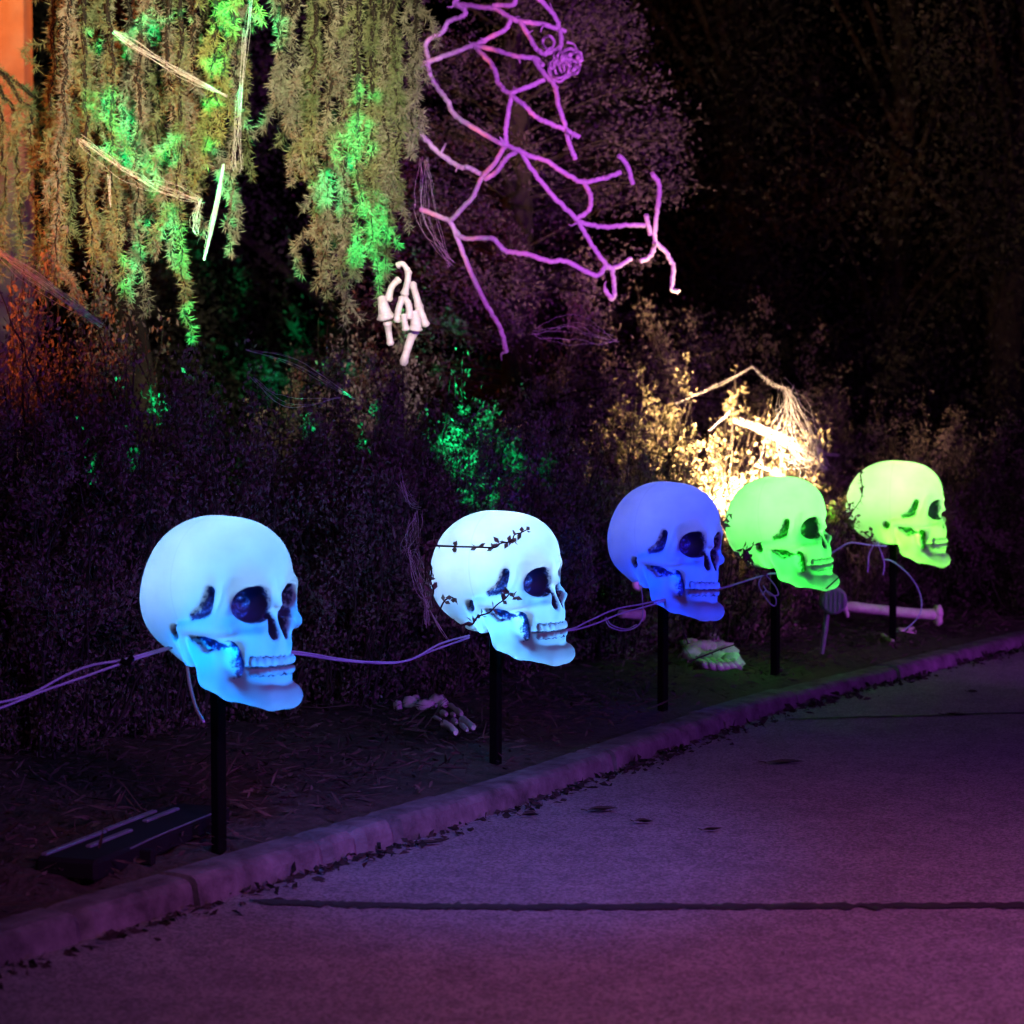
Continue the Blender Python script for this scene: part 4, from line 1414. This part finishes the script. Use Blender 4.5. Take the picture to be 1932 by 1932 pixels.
cable("green lit cable between the royal blue and bright green skulls", [
    [P(1350, 1112, 8.9), P(1375, 1106, 9.0), P(1410, 1095, 9.2), P(1450, 1083, 9.4), P(1480, 1082, 9.5)]], .005)
cable("small coil of thin cable under the bright green skull's back", [
    [P(1438, 1085, 9.4), P(1432, 1105, 9.4), P(1450, 1135, 9.38), P(1462, 1143, 9.38), P(1463, 1128, 9.36), P(1446, 1115, 9.36), P(1438, 1122, 9.36)],
    [P(1445, 1085, 9.4), P(1462, 1105, 9.38), P(1468, 1122, 9.37), P(1452, 1122, 9.37), P(1440, 1105, 9.38)]], .0032)
cable("pale cable arching from the bright green skull to the rightmost skull", [
    [P(1540, 1062, 9.8), P(1582, 1035, 10.0), P(1605, 1024, 10.2), P(1640, 1028, 10.5), P(1672, 1030, 10.7)]], .005)
cable("thin cable curving down below the rightmost skull", [
    [P(1665, 1055, 10.75), P(1685, 1060, 10.8), P(1715, 1085, 10.9), P(1735, 1118, 11.0), P(1738, 1150, 11.0), P(1726, 1172, 11.0), P(1705, 1190, 11.0)]], .004)
cable("short cable ends dangling under the rightmost skull's back", [
    [P(1652, 1022, 10.7), P(1640, 1045, 10.7), P(1637, 1080, 10.7)],
    [P(1655, 1022, 10.7), P(1668, 1060, 10.7), P(1666, 1085, 10.7)]], .004)
for lb, pts, r in [("pale strap hanging from under the nearest skull's back", [P(352, 1248, 6.0), P(358, 1290, 6.0), P(370, 1335, 6.02), P(384, 1362, 6.05)], .0045),
                   ("white plastic tie at the royal blue skull's base", [P(1199, 1098, 8.45), P(1200, 1106, 8.45), P(1208, 1110, 8.46)], .014)]:
    m = MB(); c_ = spline(pts, 6); tube(m, c_ - c_[0], r, 6); o = m.build("cable_tie", M_TIE, None, tuple(c_[0])); tag(o, lb, "cable tie")


# ================================================================== TWIGS BEFORE THE SKULLS
def twig(label, lines, d, seed, leaf=.028):
    rg = np.random.default_rng(seed)
    o0 = P(*lines[0][0], d)
    root = empty("thorny_twig", tuple(o0)); tag(root, label, "twig", "thorny twigs in front of the skulls")
    for ln in lines:
        c = spline([P(u, v, d + rg.normal(0, .006)) for u, v in ln], 6)
        m = MB(); tube(m, c - o0, np.linspace(.0034, .0018, len(c)), 5); st = m.build("stem", M_TWIG, root)
        L = np.linalg.norm(np.diff(c, axis=0), axis=1).sum()
        nc = max(3, int(L / .028))
        for q in range(nc):
            b = c[int(q * (len(c) - 1) / max(1, nc - 1))]
            n = rg.integers(2, 5)
            dd = rg.standard_normal((n, 3)); dd[:, 1] *= .4
            m = MB(); leaves(m, np.repeat((b - o0)[None], n, 0), dd, leaf * rg.uniform(.6, 1.1, n), leaf * .55, rg)
            m.build("leaf_cluster", M_LEAF, st, smooth=False)
    return root


def t2(*q):
    return [(754.7 + a * .198, 935.8 + b * .198) for a, b in q]


twig("thorny twig lying across the icy white-blue skull's crown", [t2((190, 460), (290, 468), (440, 478), (700, 485), (900, 490), (960, 450), (1060, 430), (1090, 370), (1150, 350), (1200, 325))], 7.12, 1)
twig("thorny twigs down the back of the icy white-blue skull's head", [t2((265, 480), (285, 640), (300, 720), (290, 800), (320, 900), (310, 970), (320, 1070)), t2((250, 540), (240, 640), (245, 780), (235, 830))], 7.15, 2)
twig("small sprig at the lower back of the icy white-blue skull", [t2((360, 1140), (400, 1040), (440, 985), (505, 965))], 7.15, 3)
twig("thorny twig rising across the icy white-blue skull's jaw hinge", [t2((500, 1245), (620, 1225), (690, 1220), (740, 1150), (850, 1110), (920, 1040), (1000, 980), (1050, 930), (1085, 965))], 7.1, 4)


def t4(*q):
    return [(1338.3 + a * .14063, 885.5 + b * .14063) for a, b in q]


twig("dark leafy sprig at the back of the bright green skull's head", [t4((180, 720), (220, 680), (260, 600))], 9.2, 5, .034)
twig("dark leafy branch below the back of the bright green skull", [t4((420, 1180), (480, 1100), (590, 1020)), t4((700, 1420), (620, 1330), (520, 1180), (450, 1060)), t4((480, 1240), (520, 1200))], 9.2, 6, .036)
twig("thin bare twig crossing the bright green skull's chin", [t4((1570, 1600), (1680, 1500), (1780, 1410))], 9.15, 7, .006)


def t5(*q):
    return [(1559.7 + a * .14063, 845.2 + b * .14063) for a, b in q]


twig("thorny twig climbing the back of the rightmost skull", [t5((450, 350), (470, 470), (480, 570), (460, 680), (400, 780), (330, 870)), t5((320, 740), (310, 830), (330, 890))], 10.5, 8, .024)
twig("little dark sprig under the back of the rightmost skull", [t5((500, 1130), (590, 1200), (600, 1120)), t5((590, 1260), (620, 1250))], 10.5, 9, .028)
twig("dark sprig over the skeleton foot below the royal blue skull", [[(1300, 1248), (1360, 1225), (1400, 1212)], [(1298, 1215), (1290, 1190), (1283, 1150)], [(1345, 1185), (1358, 1160)]], 8.45, 10, .010)

# ================================================================== LITTER
rgl = np.random.default_rng(91)
mb = MB()
n = 15000
ss = rgl.uniform(0, dist[-1] * .92, n); off = rgl.gamma(2.0, .45, n)
pp = np.stack([np.interp(ss, dist, KL[:, q]) for q in range(3)], 1) - np.stack([np.interp(ss, dist, NO[:, q]) for q in range(3)], 1) * (off + .02)[:, None]
pp[:, 2] = 0.05 * (1 - np.exp(-off * 1.5)) + rgl.uniform(-.005, .03, n)
dd = rgl.standard_normal((n, 3)); dd[:, 2] *= .35
leaves(mb, pp, dd, rgl.gamma(2.2, .016, n) + .008, rgl.uniform(.003, .013, n), rgl)
for k in range(420):
    q = rgl.integers(0, n); d = unit(rgl.standard_normal(3) * np.array([1, 1, .3])); ln = rgl.uniform(.05, .2)
    tube(mb, np.array([pp[q], pp[q] + d * ln * .5 + rgl.normal(0, .012, 3), pp[q] + d * ln]) + np.array([0, 0, .01]), [.0022, .002, .001], 3, False)
o = mb.build("leaf_litter", M_LITTER, smooth=False); tag(o, "dry twigs, grass and leaf litter covering the bed", "litter", kind="stuff")

mb = MB()
n = 2600
ss = rgl.uniform(0, dist[-1] * .92, n)
clump = .5 + .5 * np.sin(ss * 2.1) * np.sin(ss * 5.3 + 1)
keep = rgl.uniform(0, 1, n) < .25 + .75 * clump
ss = ss[keep]; n = len(ss)
pp = np.stack([np.interp(ss, dist, KL[:, q]) for q in range(3)], 1) + np.stack([np.interp(ss, dist, NO[:, q]) for q in range(3)], 1) * (.112 + rgl.gamma(1.4, .022, n))[:, None]
pp[:, 2] = ROADZ(pp[:, 1]) + rgl.uniform(.0, .012, n)
leaves(mb, pp, rgl.standard_normal((n, 3)) * np.array([1, 1, .25]), rgl.uniform(.015, .05, n), rgl.uniform(.01, .025, n), rgl)
o = mb.build("gutter_debris", M_DEBRIS, smooth=False); tag(o, "dark dirt and leaf crumbs along the foot of the kerb", "debris", kind="stuff")

for n, (u, v, L, lb) in enumerate([(1482, 1440, .12, "largest dark fallen leaf on the road below the royal blue skull"), (1138, 1529, .09, "dark fallen leaf on the road nearest the kerb in the middle"),
                                   (1216, 1552, .055, "small dark fallen leaf, middle of three in a line on the road"), (1345, 1567, .055, "small dark fallen leaf, rightmost of three in a line on the road"),
                                   (1808, 1353, .10, "dark fallen leaf on the far right joint of the road"), (810, 1592, .07, "flat dark leaf on the road near the kerb at left of the blue glow"),
                                   (1000, 1540, .05, "little dark leaf by the gutter below the icy white-blue skull"), (1835, 1312, .04, "tiny dark leaf on the road at far right")]):
    g = G(u, v, -.055); g[2] = road_z(g[1]) + .006
    rg = np.random.default_rng(n + 200)
    a = rg.uniform(-.3, .3)
    L *= .55
    pr = [(-1, 0), (-.6, .3), (-.1, .42), (.45, .28), (1, 0), (.45, -.3), (-.1, -.4), (-.6, -.28)]
    Vv = [(x * L, y * L * 1.1, .003 + .012 * abs(y) + .006 * rg.uniform()) for x, y in pr]
    Vv = np.array(Vv + [(0, 0, .002)]); m = MB(); m.add(Vv, [[q, (q + 1) % 8, 8] for q in range(8)])
    st = MB(); tube(m, [(-L, 0, .004), (-L * 1.4, .004, .008)], .0016, 4)
    o = m.build("fallen_leaf", M_FALLEN, None, tuple(g)); o.rotation_euler = (0, 0, a); tag(o, lb, "leaf", "leaves lying on the road")
